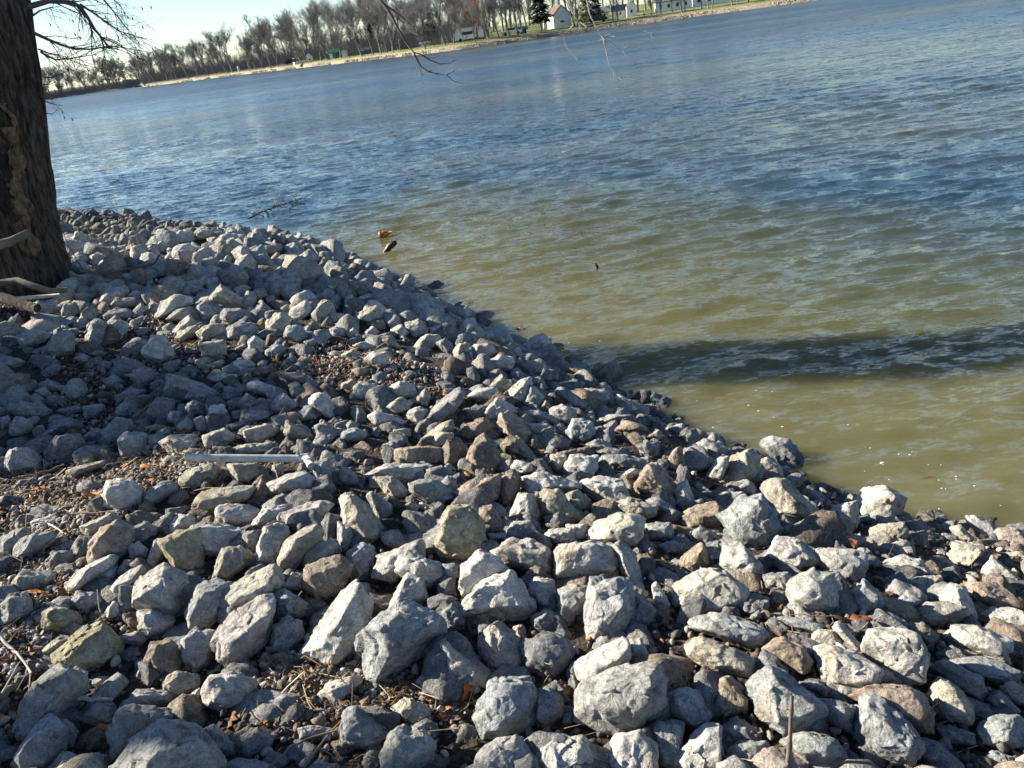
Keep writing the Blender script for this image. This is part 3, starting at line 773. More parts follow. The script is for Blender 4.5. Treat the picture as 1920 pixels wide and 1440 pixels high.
g 414,598 420,580 448,578 472,588 478,602 440,612
t 312,598 332,580 358,575 385,592 385,610 362,608 345,588
p 318,628 338,602 355,590 368,608 350,622 325,630
t 328,632 350,615 370,610 368,628 348,642
t 368,625 382,610 410,606 426,618 410,638 382,642*yellowish egg-shaped rock stacked on a block
t 375,650 385,642 420,638 425,672 410,675 378,670
p 266,660 285,632 305,631 332,670 320,682 300,689 272,672*pale square rock on dark soil
g 428,612 458,605 480,608 480,638 455,642 430,632
p 465,640 480,630 495,640 495,658 480,672 468,662
g 159,640 170,605 190,600 202,610 202,648 185,655 162,648
b 204,610 225,600 240,608 235,635 220,645 205,635
b 195,592 208,582 240,578 255,595 235,605 200,602
b 152,588 170,575 185,580 185,602 155,605
t 115,585 120,570 142,568 150,588 135,602 118,595
b 55,580 72,565 100,562 110,580 88,602 65,598
b 80,662 100,628 130,620 138,640 135,670 105,675*large shaded rock below the trunk
b 32,638 45,622 72,620 98,625 82,642 50,655
b 98,618 142,595 148,605 120,618
b 119,618 148,615 145,630 125,630
d 0,622 20,608 38,610 12,638 0,640
b 138,672 155,662 165,675 155,682
b 212,680 222,668 238,675 235,698 218,698
b 186,682 198,676 212,680 208,695 190,692
d 162,665 185,655 200,662 190,672
t 385,685 415,675 422,678 410,692 388,695
p 420,690 440,678 468,675 478,688 460,700 425,702
b 250,582 265,568 278,580 260,598
g 279,572 295,550 315,552 310,565 288,582
p 140,480 152,472 162,485 155,495 145,492
p 168,480 182,476 200,485 190,500 172,490
g 200,468 215,461 232,468 230,480 208,480
p 110,548 125,542 142,542 140,560 120,558
b 0,672 20,668 48,678 25,695 0,690
t 440,440 448,430 459,444 448,457
g 461,444 478,436 488,448 482,465 465,457
g 488,436 509,434 509,448 490,452
p 490,452 507,446 507,469 494,473
t 505,461 515,450 525,473 511,480
g 534,461 552,455 569,478 561,488 536,478
t 559,448 582,443 600,452 598,465 565,465
t 534,442 548,440 557,457 536,457
g 555,484 573,472 590,478 594,494 569,502
g 584,459 607,461 619,482 602,490
p 617,457 632,455 636,473 623,482
p 623,494 644,491 657,502 644,513
p 523,502 548,490 565,498 552,509
g 569,507 594,500 619,523 607,540 573,532
t 528,523 548,515 565,528 544,540
p 440,540 457,534 471,540 452,552
t 475,548 494,540 507,557 486,565
t 496,607 519,586 544,596 540,623 507,628
b 540,611 565,611 578,632 565,646 532,632
d 473,582 490,563 511,582 507,598 482,602
p 665,590 707,572 717,598 698,609 673,602*pale pointed rock on the middle slope
p 673,557 694,552 702,569 678,578
p 748,565 769,557 794,569 786,582 757,582
p 705,532 719,525 734,540 728,548
p 648,557 661,552 671,573 665,586 644,578
t 802,540 813,537 820,546 815,552 805,552
b 802,569 823,559 838,569 832,580
g 732,544 748,540 755,548 740,557
p 761,607 786,598 802,615 798,632 773,636
p 798,598 819,590 844,607 832,615 811,611
p 802,615 828,609 840,623 828,634 811,632
p 732,619 752,607 765,623 757,636
p 782,644 798,628 819,628 828,640 802,659
b 817,644 836,634 850,648 840,667
p 846,640 873,596 890,598 894,619 873,640 857,648*tall pale leaning rock on the shore ridge
p 878,640 882,619 907,615 925,628 911,644
g 888,598 902,593 919,607 936,615 915,619
p 878,661 886,646 919,644 932,661 902,678 882,673
t 850,661 861,644 882,644 875,669 857,682
p 911,678 940,665 965,673 957,698 919,698
p 978,648 998,634 1019,628 1036,640 1028,669 1002,690 982,682*large white rock jutting from the shore ridge
p 919,640 936,630 957,648 944,657
p 957,661 973,650 982,673 965,678
b 1028,669 1044,661 1065,682 1048,700 1023,694
b 1073,690 1094,678 1123,682 1132,698 1090,707
p 682,673 698,661 728,661 728,682 707,694
t 638,665 661,655 682,665 657,678
p 661,648 682,640 707,652 690,661
b 498,657 519,642 538,652 528,669 502,669
t 648,623 665,615 678,632 657,636
g 684,623 698,611 711,623 698,634
b 630,607 669,602 669,617 636,613
t 590,632 607,619 623,628 615,640
p 617,617 632,613 644,617 644,632 623,632
t 569,640 590,632 611,648 582,652
p 590,548 607,534 632,540 628,557 607,561
d 561,573 594,557 594,590 565,594
b 707,552 732,548 748,561 732,573
b 784,586 807,578 823,586 807,596
w 707,632 732,630 757,657 732,661
d 936,619 952,619 961,632 948,640
b 961,632 978,628 978,644
g 828,590 848,586 865,598 844,607
b 838,567 857,565 873,578 857,586
d 711,507 728,505 740,519 723,523
d 732,519 757,523 773,540 748,536
b 661,486 678,490 690,502 673,507
b 673,502 698,498 711,515 690,523"""
def area(P): x, y = P[:, 0], P[:, 1]; return .5*abs(np.dot(x, np.roll(y, -1))-np.dot(y, np.roll(x, -1)))
RK = []
for ln in ROCKS.strip().split('\n'):
    nm = None
    if '*' in ln: ln, nm = ln.split('*')
    a = ln.split(); P = np.array([[float(v) for v in q.split(',')] for q in a[1:]]); RK.append(dict(t=a[0], P=P, name=nm, A=area(P)))
for i, k in enumerate(RK): k['i'] = i
order = sorted(RK, key=lambda k: (k['name'] is None, -k['A'])); SINGLE = order[:298]; REST = order[298:]
def wet(P):       # stones are dark and wet in a band at the waterline
    h = P[:, 2]+.05*vnoise(P*6); return .42+.58*np.clip((h-.05)/.07, 0, 1)
def make_rock(k):
    r = np.random.default_rng(1000+k['i']); P = k['P'].copy()
    c = (P.max(0)+P.min(0))/2; H0 = hull2(P); lift = .05; W0 = P.max(0)-P.min(0)
    for _ in range(3):
        C = hit(c[0], c[1], lift); dep = (C-CAM)@fw; s = dep/FPX; lift = .34*min(W0)*s
    e3 = (CAM-C)/np.linalg.norm(CAM-C); e1 = CR-(CR@e3)*e3; e1 /= np.linalg.norm(e1); e2 = np.cross(e3, e1)
    Q = []
    for p in H0:
        d = ray(*p); t = ((C-CAM)@e3)/(d@e3); q = CAM+d*t-C; Q.append((q@e1, q@e2))
    Q = hull2(Q)*1.10; a, b = (Q.max(0)-Q.min(0))/2; cz = (a*b)**.5*r.uniform(.72, .95); cz = min(cz, 1.3*min(a, b))
    pl = []; ds = []
    for i in range(len(Q)):
        p, q = Q[i], Q[(i+1) % len(Q)]; e = q-p; L = np.linalg.norm(e)
        if L < 1e-6: continue
        n = np.array([e[1], -e[0]])/L; d = n@p
        if d < .15*min(a, b): d = .15*min(a, b)
        z0 = r.uniform(-.25, .25)*cz
        for sg in (1, -1):
            t = r.uniform(.15, .75); v = np.array([n[0], n[1], sg*t]); dd = d+sg*t*z0
            if dd < .12*min(a, b): continue
            l = np.linalg.norm(v); pl.append(v/l); ds.append(dd/l)
    for sg in (1, -1):
        nd = rnd_dirs(r, 8, .05, 1.15, sg)
        for v in nd: pl.append(v); ds.append((abs(v[0])*a*.62+abs(v[1])*b*.62+abs(v[2])*cz*.75)*r.uniform(.88, 1.08))
    pl = np.array(pl); ds = np.array(ds); lv = 6 if k['A'] > 7000 else 5 if k['A'] > 1500 else 4
    V, Fc = rock_verts(lv, pl, ds, np.array([a, b, cz]), 110 if r.random() < .8 else 24, r, .034)
    V = V[:, :1]*e1+V[:, 1:2]*e2+V[:, 2:]*e3
    tone = np.array(TONE[k['t']])*r.uniform(.78, 1.12)*(1+r.normal(0, .01, 3))
    nv = len(V); moss = np.full(nv, (.45 if k['t'] == 'm' else 0.)) 
    if k['t'] == 't' and r.random() < .25: moss[:] = .25
    k['C'] = C; k['size'] = (a, b, cz); tn = np.tile(tone, (nv, 1))*wet(V+C)[:, None]
    return V, Fc, tn, moss
BIG = RK
lmk = [k for k in SINGLE if k['name']]
def shape_word(k):
    W = k['P'].max(0)-k['P'].min(0); q = k['P']-k['P'].mean(0); cv = np.cov(q.T); ev, evec = np.linalg.eigh(cv); el = (ev[1]/max(ev[0], 1e-6))**.5
    if el > 2.1: s = 'long'
    elif el > 1.55:
        ang = math.degrees(math.atan2(-evec[1, 1], evec[0, 1])) % 180
        s = 'upright' if 60 < ang < 120 else 'flat' if ang < 25 or ang > 155 else 'slanting'
    else:
        H = area(hull2(k['P'])); fill = H/(W[0]*W[1]); s = 'blocky' if fill > .78 or len(k['P']) <= 5 else 'angular' if fill < .68 else 'chunky'
    return s
TW = dict(p='pale grey', g='grey', b='blue-grey', t='tan', m='mossy olive', w='brown', k='pinkish', d='dark grey')
ORD = ['nearest', 'second', 'third', 'fourth', 'fifth', 'sixth', 'seventh', 'eighth', 'ninth', 'tenth', 'eleventh', 'twelfth']
DIR = ['right of', 'upper right of', 'above', 'upper left of', 'left of', 'lower left of', 'below', 'lower right of']
def cen(k): return (k['P'].max(0)+k['P'].min(0))/2
buck = {}
for k in SINGLE:
    if k['name']: continue
    c = cen(k); l = min(lmk, key=lambda q: np.linalg.norm(cen(q)-c)); v = c-cen(l)
    o8 = int(round(math.degrees(math.atan2(-v[1], v[0]))/45)) % 8; buck.setdefault((l['i'], o8), []).append((np.linalg.norm(v), k))
for (li, o8), L_ in buck.items():
    L_.sort(key=lambda q: q[0]); nm = RK[li]['name']
    for n, (_, k) in enumerate(L_):
        dr = DIR[o8]; pre = '' if o8 in (2, 6) else 'to the '
        rank = '' if len(L_) == 1 else (ORD[n]+', ')
        k['label'] = f"{TW[k['t']]} {shape_word(k)} rock, {rank}{dr} the {nm}"
        if len(k['label'].split()) < 4: k['label'] += ', lying alone'
        if len(k['label'].split()) > 16: k['label'] = f"{TW[k['t']]} rock, {rank}{dr} the {nm}"
sv, sf, st, sm, off = [], [], [], [], 0
for k in RK:
    V, Fc, tn, mo = make_rock(k)
    if k in SINGLE if False else (k.get('label') or k['name']):
        o = link('rock', mesh_np('rock', V, Fc, M['rock'], attrs={'tone': tn, 'moss': mo}), loc=k['C'])
        tag(o, k.get('label') or k['name'], 'rock', 'rocks piled along the near shore')
    else:
        sv.append(V+k['C']); sf.append(Fc+off); st.append(tn); sm.append(mo); off += len(V)
# smaller rocks wedged between and under them, and the rest of the bank out of frame
SOIL = [[(0, 880), (130, 830), (330, 800), (420, 830), (400, 900), (300, 960), (170, 1010), (0, 1060)], [(0, 1040), (160, 1010), (120, 1150), (230, 1170), (120, 1260), (0, 1300)], 
        [(230, 590), (300, 590), (400, 650), (380, 700), (220, 700)], [(520, 640), (700, 610), (860, 690), (800, 720), (560, 700)], [(500, 1240), (560, 1200), (640, 1245), (800, 1285), (880, 1300), (770, 1350), (600, 1340), (480, 1300)], [(0, 520), (140, 540), (150, 600), (0, 640)], [(100, 680), (200, 680), (230, 780), (110, 800)]]
def inpoly(x, y, P):
    c = False; j = len(P)-1
    for i in range(len(P)):
        if (P[i][1] > y) != (P[j][1] > y) and x < (P[j][0]-P[i][0])*(y-P[i][1])/(P[j][1]-P[i][1])+P[i][0]: c = not c
        j = i
    return c
def covered(px, py): return any(abs(px-cen(k)[0]) < 110 and abs(py-cen(k)[1]) < 110 and inpoly(px, py, k['P']) for k in RK)
TMPL = []
r0_ = np.random.default_rng(5)
for lv in (4, 3, 2):
    L_ = []
    for i in range(26):
        ex = np.array([1, r0_.uniform(.6, .95), r0_.uniform(.45, .8)]); nd = np.concatenate([rnd_dirs(r0_, 8, 0, 1.57, 1), rnd_dirs(r0_, 8, 0, 1.57, -1)])
        dist = (np.abs(nd)*ex).sum(1)*r0_.uniform(.5, .68, 16)*1.15
        L_.append(rock_verts(lv, nd, dist, ex, 36, r0_, .045))
    TMPL.append(L_)
def rot(r):
    q = r.normal(size=4); q /= np.linalg.norm(q); w_, x, y, z = q
    return np.array([[1-2*(y*y+z*z), 2*(x*y-z*w_), 2*(x*z+y*w_)], [2*(x*y+z*w_), 1-2*(x*x+z*z), 2*(y*z-x*w_)], [2*(x*z-y*w_), 2*(y*z+x*w_), 1-2*(x*x+y*y)]])
placed = []; cell = {}
keys = list('ppggbbtwd'); shade_keys = list('ggbdwwdgd')
def try_place(x, y, size, sep):
    ci, cj = int(x//.3), int(y//.3)
    for a in range(-1, 2):
        for b in range(-1, 2):
            for (qx, qy, qs) in cell.get((ci+a, cj+b), ()):
                if (qx-x)**2+(qy-y)**2 < (sep*(qs+size))**2: return False
    cell.setdefault((ci, cj), []).append((x, y, size)); return True
r = np.random.default_rng(11)
FX = np.where(np.arange(26000) % 2, r.uniform(-11, 5, 26000), r.uniform(-4, 3, 26000)); FY = np.where(np.arange(26000) % 2, r.uniform(-1.5, 18.5, 26000), r.uniform(.3, 8, 26000)); FD = shore_d(FX, FY); FG = ground(FX, FY)
for it in range(26000):
    x, y, d = float(FX[it]), float(FY[it]), float(FD[it])
    if d < -.55 or d > 7.5: continue
    px, py, z = pix((x, y, 0.9*(1-math.exp(-max(d, 0)/1.15))))
    inf = z > .3 and -60 < px < 1980 and 0 < py < 1500
    if inf:
        soil = any(inpoly(px, py, q) for q in SOIL); size = r.uniform(.034, .085)+.02*min(1, y/9)
        if r.random() < .2: size *= 1.5
        if z > 5 and y < 9.5: size *= 1.25
        if soil and r.random() < .86: continue
        cov = covered(px, py)
    else: size = r.uniform(.07, .17) if y > 1.6 or abs(x) > 2.5 else r.uniform(.04, .075); cov = False; soil = False
    if not try_place(x, y, size, .68 if inf and z < 5 else .62): continue
    g = float(FG[it]); sink = .35 if soil else -.35
    zc = g-sink*size
    if cov: zc = g-.2*size; size *= .9
    elif inf and z < 6: zc = g-.1*size-.02; size *= .8
    if -.2 < d < 0 and r.random() < .15: zc = -size*r.uniform(.1, .6)
    lvl = 0 if (inf and z < 4.5) else 1
    if not inf: lvl = 2
    Vt, Ft = TMPL[lvl][r.integers(26)]; V = (Vt*size*1.15)@rot(r).T+np.array([x, y, zc]); tn = np.array(TONE[(shade_keys if inf and z < 6 and not soil else keys)[r.integers(9)]])*(r.uniform(.45, .85) if inf and z < 6 else r.uniform(.6, 1.05))  # near gap stones get darker tones: shade of the gaps painted into the colour
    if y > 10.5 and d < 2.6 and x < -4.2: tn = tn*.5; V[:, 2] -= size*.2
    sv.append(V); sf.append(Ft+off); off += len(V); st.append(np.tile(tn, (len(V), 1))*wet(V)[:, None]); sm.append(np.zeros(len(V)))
print('stuff rocks', len(sv), off)
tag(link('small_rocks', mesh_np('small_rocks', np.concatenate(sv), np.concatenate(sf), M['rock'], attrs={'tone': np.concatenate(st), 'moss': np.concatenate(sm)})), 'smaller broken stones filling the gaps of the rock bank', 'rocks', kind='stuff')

# ---------------------------------------------------------------- gravel, dead leaves, straw
def scatter_pts(n, seed, dens):
    r = np.random.default_rng(seed); out = []
    while len(out) < n:
        px = r.uniform(-120, 2040); py = r.uniform(520, 1560) 
        soil = any(inpoly(px, py, q) for q in SOIL)
        if r.random() > (1. if soil else dens): continue
        d = ray(px, py); t = (.9-CH)/d[2]; P = CAM+d*t
        if shore_d(P[0], P[1]) < .25: continue
        out.append((P[0]+r.normal()*.05, P[1]+r.normal()*.05, soil))
    return out
def scatter(name, n, seed, dens, shapes, size, cols, mat, flat, label, cat, lift=.3):
    r = np.random.default_rng(seed+1); pts = np.array(scatter_pts(n, seed, dens)); g = ground(pts[:, 0], pts[:, 1]); vs, fs, ts, of = [], [], [], 0
    for (x, y, s), z in zip(pts, g):
        V, Fc = shapes[r.integers(len(shapes))]; q = r.uniform(*size)*(r.random()**.7*.8+.5)
        if flat:
            a = r.uniform(0, 6.28); tl = r.normal(0, .4, 2); c_, s_ = math.cos(a), math.sin(a); Rm = np.array([[c_, -s_, 0], [s_, c_, 0], [0, 0, 1]])@np.array([[1, 0, tl[0]], [0, 1, tl[1]], [-tl[0], -tl[1], 1]])
        else: Rm = rot(r)
        vs.append((V*q)@Rm.T+np.array([x, y, z+q*lift+r.uniform(0, .012)])); fs.append(Fc+of); of += len(V); ts.append(np.tile(np.array(cols[r.integers(len(cols))])*r.uniform(.6, 1.25), (len(V), 1)))
    return tag(link(name, mesh_np(name, np.concatenate(vs), np.concatenate(fs), mat, attrs={'tone': np.concatenate(ts)})), label, cat, kind='stuff')
pebs = [rock_verts(2, rnd_dirs(r0_, 12, 0, 3.14, 1), r0_.uniform(.55, .8, 12), np.array([1, .8, .6]), 40, r0_, .05) for _ in range(8)]
scatter('gravel', 7500, 21, .03, pebs, (.007, .019), [(.24, .22, .20), (.15, .135, .12), (.10, .09, .08), (.34, .32, .29), (.17, .13, .095)], M['pebble'], False, 'loose gravel and pebbles between the rocks', 'gravel')
clods = [rock_verts(2, rnd_dirs(r0_, 12, 0, 3.14, 1), r0_.uniform(.55, .8, 12), np.array([1, .8, .6]), 30, r0_, .2) for _ in range(6)]
scatter('soil_clods', 9000, 61, .05, clods, (.004, .013), [(.06, .045, .032), (.09, .068, .048), (.04, .03, .022), (.13, .10, .075)], M['pebble'], False, 'crumbly dark soil lumps between the rocks', 'soil')
def leaf_shape(r):
    n = 7; V = []
    bend = r.uniform(-1.2, 1.2); curl = r.uniform(-1.5, 1.5)
    for i in range(n):
        t = i/(n-1); wd = (.12+.75*math.sin(math.pi*min(1, t*1.02))**.8)*(.62+.38*(i % 2))*.5
        for s in (-1, 0, 1): V.append(((t-.5)*2, s*wd, bend*(t-.5)**2+curl*abs(s)*wd*wd*1.6+r.normal()*.05))
    Fc = []
    for i in range(n-1):
        for s in (0, 1): a = i*3+s; Fc.append((a, a+1, a+4, a+3))
    return np.array(V), np.array(Fc)
lv_ = [leaf_shape(r0_) for _ in range(14)]
scatter('leaf_litter', 6000, 31, .03, lv_, (.009, .028), [(.16, .075, .03), (.09, .05, .028), (.24, .12, .05), (.13, .085, .055), (.34, .13, .04), (.06, .04, .028), (.2, .15, .1)], M['leaf'], True, 'dry brown and orange leaves caught between the rocks', 'leaves', .35)
def straw(r):
    mb = MB(); p = [(i/3*2-1, r.normal()*.12, r.normal()*.10) for i in range(4)]; mb.tube(p, [.022, .022, .018, .01], 3, False); return np.array(mb.V), np.array(mb.F)
sw_ = [straw(r0_) for _ in range(10)]
scatter('dry_straw', 1900, 41, .02, sw_, (.03, .085), [(.32, .24, .14), (.2, .14, .08), (.42, .34, .22), (.12, .08, .05)], M['leaf'], True, 'dry straw and twig bits strewn over the soil', 'straw', .15)

# ---------------------------------------------------------------- near tree
def px_line(pts, Y): return [tuple(at_depth(x, y, Y if not isinstance(Y, (list, tuple)) else Y[i])) for i, (x, y) in enumerate(pts)]
def trunk_mesh(mb_rings, seed, fine=True):
    # mb_rings: list of (centre, radius); bark ridges as real relief
    n = 220 if fine else 24; C = np.array([c for c, _ in mb_rings]); Rr = np.array([q for _, q in mb_rings]); L = np.concatenate([[0], np.cumsum(np.linalg.norm(np.diff(C, axis=0), axis=1))])
    m_ = 420 if fine else 30; tt = np.linspace(0, L[-1], m_); Cx = np.stack([np.interp(tt, L, C[:, i]) for i in range(3)], 1); Ri = np.interp(tt, L, Rr)
    A = np.linspace(0, 2*math.pi, n, endpoint=False); ca, sa = np.cos(A), np.sin(A)
    Tg, Ag = np.meshgrid(tt, A, indexing='ij'); K = np.stack([np.cos(Ag)*3.2, np.sin(Ag)*3.2, Tg*.55], -1).reshape(-1, 3)
    wob = vnoise(K*.5+seed)*.05; Kd = K+np.stack([vnoise(K*1.3+3), vnoise(K*1.3+11), np.zeros(len(K))], 1)*.35
    rid = np.abs(vnoise(Kd*3.4+seed))*1.0+np.abs(vnoise(Kd*7+seed+5))*.5; dr = (wob+.10*np.minimum(rid, .8)).reshape(m_, n)
    rr = Ri[:, None]*(1+dr*.9)+ (0.03*np.sin(3*A+1)+.02*np.sin(5*A))[None]*Ri[:, None]
    # root flare lobes near the foot
    fl = np.clip(1-tt/.9, 0, 1)[:, None]**2; rr = rr*(1+fl*(.10+.09*np.sin(4*A+.6)[None]+.04*np.sin(7*A)[None]))
    V = np.stack([Cx[:, 0:1]+rr*ca, Cx[:, 1:2]+rr*sa, np.repeat(Cx[:, 2:3], n, 1)], -1).reshape(-1, 3)
    i, j = np.meshgrid(np.arange(m_-1), np.arange(n), indexing='ij'); a = (i*n+j).ravel(); b = (i*n+(j+1) % n).ravel()
    return V, np.stack([a, b, b+n, a+n], 1)
def sub_twigs(mb, P, r, n, ln, rad, depth=1, droop=.0, knob=0):
    P = [Vector(p) for p in P]
    for _ in range(n):
        i = r.randrange(len(P)-1); a = P[i].lerp(P[i+1], r.random()); d = (P[i+1]-P[i]).normalized(); q = Vector((r.gauss(0, 1), r.gauss(0, .7), r.gauss(0, 1))); q = (q-d*q.dot(d)).normalized()
        d2 = (d*r.uniform(.3, 1)+q*r.uniform(.3, .9)+Vector((0, 0, -droop))).normalized(); L = ln*r.uniform(.4, 1.2); pts = [a]
        for s in range(3): d2 = (d2+Vector((r.gauss(0, .16), r.gauss(0, .16), r.gauss(0, .16)))).normalized(); pts.append(pts[-1]+d2*L/3)
        mb.tube(pts, [rad, rad*.8, rad*.6, rad*.35], 4, False)
        if depth: sub_twigs(mb, pts, r, 3, ln*.5, rad*.55, depth-1, droop, knob)
        if knob and r.random() < .14:
            c = pts[-1]; mb.tube([c, c+Vector((.004, 0, -.018)), c+Vector((0, .003, -.03))], [.002, .006, .001], 4)
TB = np.array([-4.72, 7.35, .55])
rings = []
for (px_, py_), R_ in (((145, 560), .50), ((131, 500), .47), ((118, 455), .455), ((108, 400), .45), ((95, 300), .445), ((85, 200), .44), ((72, 100), .43), ((58, 0), .42)):
    e = at_depth(px_, py_, 7.35); rings.append((np.array([e[0]-R_*.95-.10, 7.35, e[2]]), R_*.95))
low = rings[0][0].copy(); rings = [(low+np.array([-.05, 0, -.45]), .58)]+rings
top = rings[-1][0]; dv = (rings[-1][0]-rings[-3][0]); dv /= np.linalg.norm(dv)
rings += [(top+dv*.3+np.array([-.03, .06, 0]), .34), (top+np.array([-.15, .5, .75]), .18), (top+np.array([-.5, 1.3, 1.5]), .10), (top+np.array([-1.0, 2.2, 2.6]), .06), (top+np.array([-1.5, 3.2, 4.]), .03)]
TREE = empty('shore_tree', low-np.array([0, 0, .25]), 'big dark tree with furrowed bark leaning over the near bank', 'tree')
def addp(name, me): o = link(name, me, TREE); o.matrix_parent_inverse = Matrix.Translation([-v for v in TREE.location]); return o
V, Fc = trunk_mesh(rings, 3); addp('trunk', mesh_np('trunk', V, Fc, M['bark']))
# rotten strip of bare wood on the trunk face
def trunk_front(px_, py_, off=.0):
    """point on the camera side of the trunk seen at this photo pixel"""
    d = ray(px_, py_); best = None
    for t in np.linspace(5, 12, 900):
        P = CAM+d*t
        for (c0, r0), (c1, r1) in zip(rings[:-1], rings[1:]):
            if c0[2] <= P[2] <= c1[2]:
                k = (P[2]-c0[2])/(c1[2]-c0[2]); c = c0+(c1-c0)*k; rr = r0+(r1-r0)*k+off
                if math.hypot(P[0]-c[0], P[1]-c[1]) < rr: return P
    return CAM+d*7.
def patch(name, L_, R_, mat, amp, off, seed):
    rows = 60; cols = 14; LY = [p[1] for p in L_]; ys = np.linspace(LY[0], LY[-1], rows); V = []
    for y in ys:
        xl = np.interp(y, LY, [p[0] for p in L_]); xr = np.interp(y, [p[1] for p in R_], [p[0] for p in R_])
        jl, jr = 9*vnoise(np.array([[y*.06, seed, 0.], [y*.06, seed+40, 0.]])); jl += 5*vnoise(np.array([[y*.2, seed, 5.]]))[0]
        for i in range(cols):
            x = xl+jl+(xr+jr-xl-jl)*i/(cols-1); P = trunk_front(x, y, off if 0 < i < cols-1 else -.03); V.append(P)
    V = np.array(V); n = fbm(V*np.array([14, 14, 3.5])+seed, 4); V = V-(fw*amp)[None]*n[:, None]
    i, j = np.meshgrid(np.arange(rows-1), np.arange(cols-1), indexing='ij'); a = (i*cols+j).ravel()
    return addp(name, mesh_np(name, V, np.stack([a, a+1, a+cols+1, a+cols], 1), mat))
patch('rotten_wood', [(12, 195), (12, 260), (18, 300), (18, 345), (28, 390), (36, 440), (44, 482)], [(20, 195), (34, 260), (44, 300), (46, 345), (60, 390), (66, 430), (72, 485)], M['rotten'], .10, .05, 2)
patch('hollow', [(-14, 170), (-10, 250), (-8, 330), (-6, 400)], [(6, 170), (7, 250), (6, 330), (4, 400)], M['hollow'], .02, .03, 5)
rr_ = random.Random(4)
# limbs seen against the sky right of the trunk
limbs = [([(56, 12), (90, 2), (130, 4), (150, 12), (165, 34), (178, 56), (192, 72), (205, 92)], .030, 6.9), ([(150, 8), (175, 24), (200, 42), (222, 58), (250, 66)], .013, 6.9), ([(190, -6), (205, 12), (220, 30), (235, 50), (244, 58)], .011, 7.3), ([(205, -8), (225, 10), (236, 26)], .008, 7.2),
         ([(64, 62), (90, 74), (115, 84), (140, 92), (175, 92), (206, 86)], .018, 6.7), ([(76, 97), (90, 106), (105, 112), (130, 110), (160, 105), (182, 102)], .013, 6.7), ([(72, 92), (92, 100), (112, 104), (128, 108)], .010, 6.9), ([(60, 30), (75, 20), (95, 14), (112, 12)], .011, 7.1),
         ([(84, 190), (100, 195), (118, 199)], .007, 6.8), ([(84, 145), (96, 146), (108, 140), (118, 141)], .007, 6.8), ([(82, 158), (95, 158), (106, 152)], .006, 6.9), ([(84, 184), (98, 186), (112, 178), (116, 172)], .007, 6.8), ([(86, 212), (98, 214), (108, 206)], .005, 6.8)]
for pts, rad, Y in limbs:
    rad *= .8; mb = MB(); P = px_line(pts, Y); mb.tube(P, [rad*(1-.75*i/(len(P)-1)) for i in range(len(P))], 6); n = 16 if rad > .0095 else 8 if rad > .0062 else 3
    sub_twigs(mb, P, rr_, n, (.32 if rad > .0062 else .14), rad*.26, 1, .25, 1); o = mb.build('branch', M['twig'], TREE, True); o.matrix_parent_inverse = Matrix.Translation([-v for v in TREE.location])
# the long limb whose drooping end hangs over the water
tp = Vector(rings[-4][0]); lim = [tp, tp+Vector((1.6, -.4, 1.0)), Vector(at_depth(560, -520, 5.6)), Vector(at_depth(660, -180, 5.3))]+[Vector(p) for p in px_line([(713, 0), (728, 18), (745, 50), (760, 78), (775, 98)], 5.2)]
def addmb(mb, name, mat): o = mb.build(name, mat, TREE, True); o.matrix_parent_inverse = Matrix.Translation([-v for v in TREE.location]); return o
mb = MB(); mb.tube(lim, [.05, .04, .028, .016, .010, .009, .0075, .0062, .005], 7)
for pts, rad in (([(719, 6), (745, 25), (765, 42), (782, 60)], .008), ([(775, 98), (790, 102), (805, 112), (825, 120), (845, 118), (857, 108)], .006), ([(794, 103), (800, 109), (813, 109), (830, 100)], .004), ([(776, 98), (790, 125), (805, 135), (825, 139), (838, 141)], .006),
                 ([(838, 141), (850, 152), (865, 156), (878, 155)], .004), ([(838, 140), (850, 134), (863, 125)], .003), ([(776, 100), (785, 120), (789, 135), (792, 157)], .004), ([(782, 60), (800, 72), (815, 88)], .004), ([(745, 50), (752, 70), (748, 85)], .003)):
    rad *= .72; P = px_line(pts, 5.2); mb.tube(P, [rad*(1-.6*i/(len(P)-1)) for i in range(len(P))], 5); sub_twigs(mb, P, rr_, 3, .06, rad*.5, 0)
addmb(mb, 'branch', M['twig'])
lim2 = [tp+Vector((.2, 0, .6)), Vector(at_depth(420, -900, 5.6)), Vector(at_depth(800, -420, 4.6)), Vector(at_depth(1050, -190, 4.3)), Vector(at_depth(1220, -160, 4.2))]
mb = MB(); mb.tube(lim2, [.08, .06, .035, .02, .008], 7); addmb(mb, 'branch', M['twig'])
mb = MB()
for pts, rad in (([(1056, -185), (1060, -60), (1063, 0), (1072, 20), (1080, 35), (1100, 50)], .0050), ([(1090, -182), (1095, -60), (1100, 0), (1106, 28), (1118, 52), (1128, 68), (1138, 80)], .0042), ([(1133, 75), (1137, 100), (1143, 125), (1155, 140), (1165, 150)], .0022),
                 ([(1128, 66), (1140, 69), (1151, 68)], .0020), ([(1130, 70), (1148, 80), (1158, 90), (1168, 93), (1176, 86)], .0019), ([(1056, 66), (1060, 85), (1068, 98), (1078, 105)], .0017), ([(1075, 48), (1064, 58), (1056, 66)], .0019), ([(1088, 57), (1095, 68), (1108, 76), (1122, 78), (1130, 73)], .0022), ([(1080, 35), (1086, 48), (1088, 57)], .002),
                 ([(1160, -175), (1172, -40), (1180, 18), (1186, 42), (1195, 55), (1205, 60), (1222, 62)], .0022)):
    P = px_line(pts, 4.3); mb.tube(P, [rad*(1-.5*i/(len(P)-1)) for i in range(len(P))], 5); sub_twigs(mb, P[-3:], rr_, 2, .04, rad*.5, 0)
addmb(mb, 'twig', M['palet'])
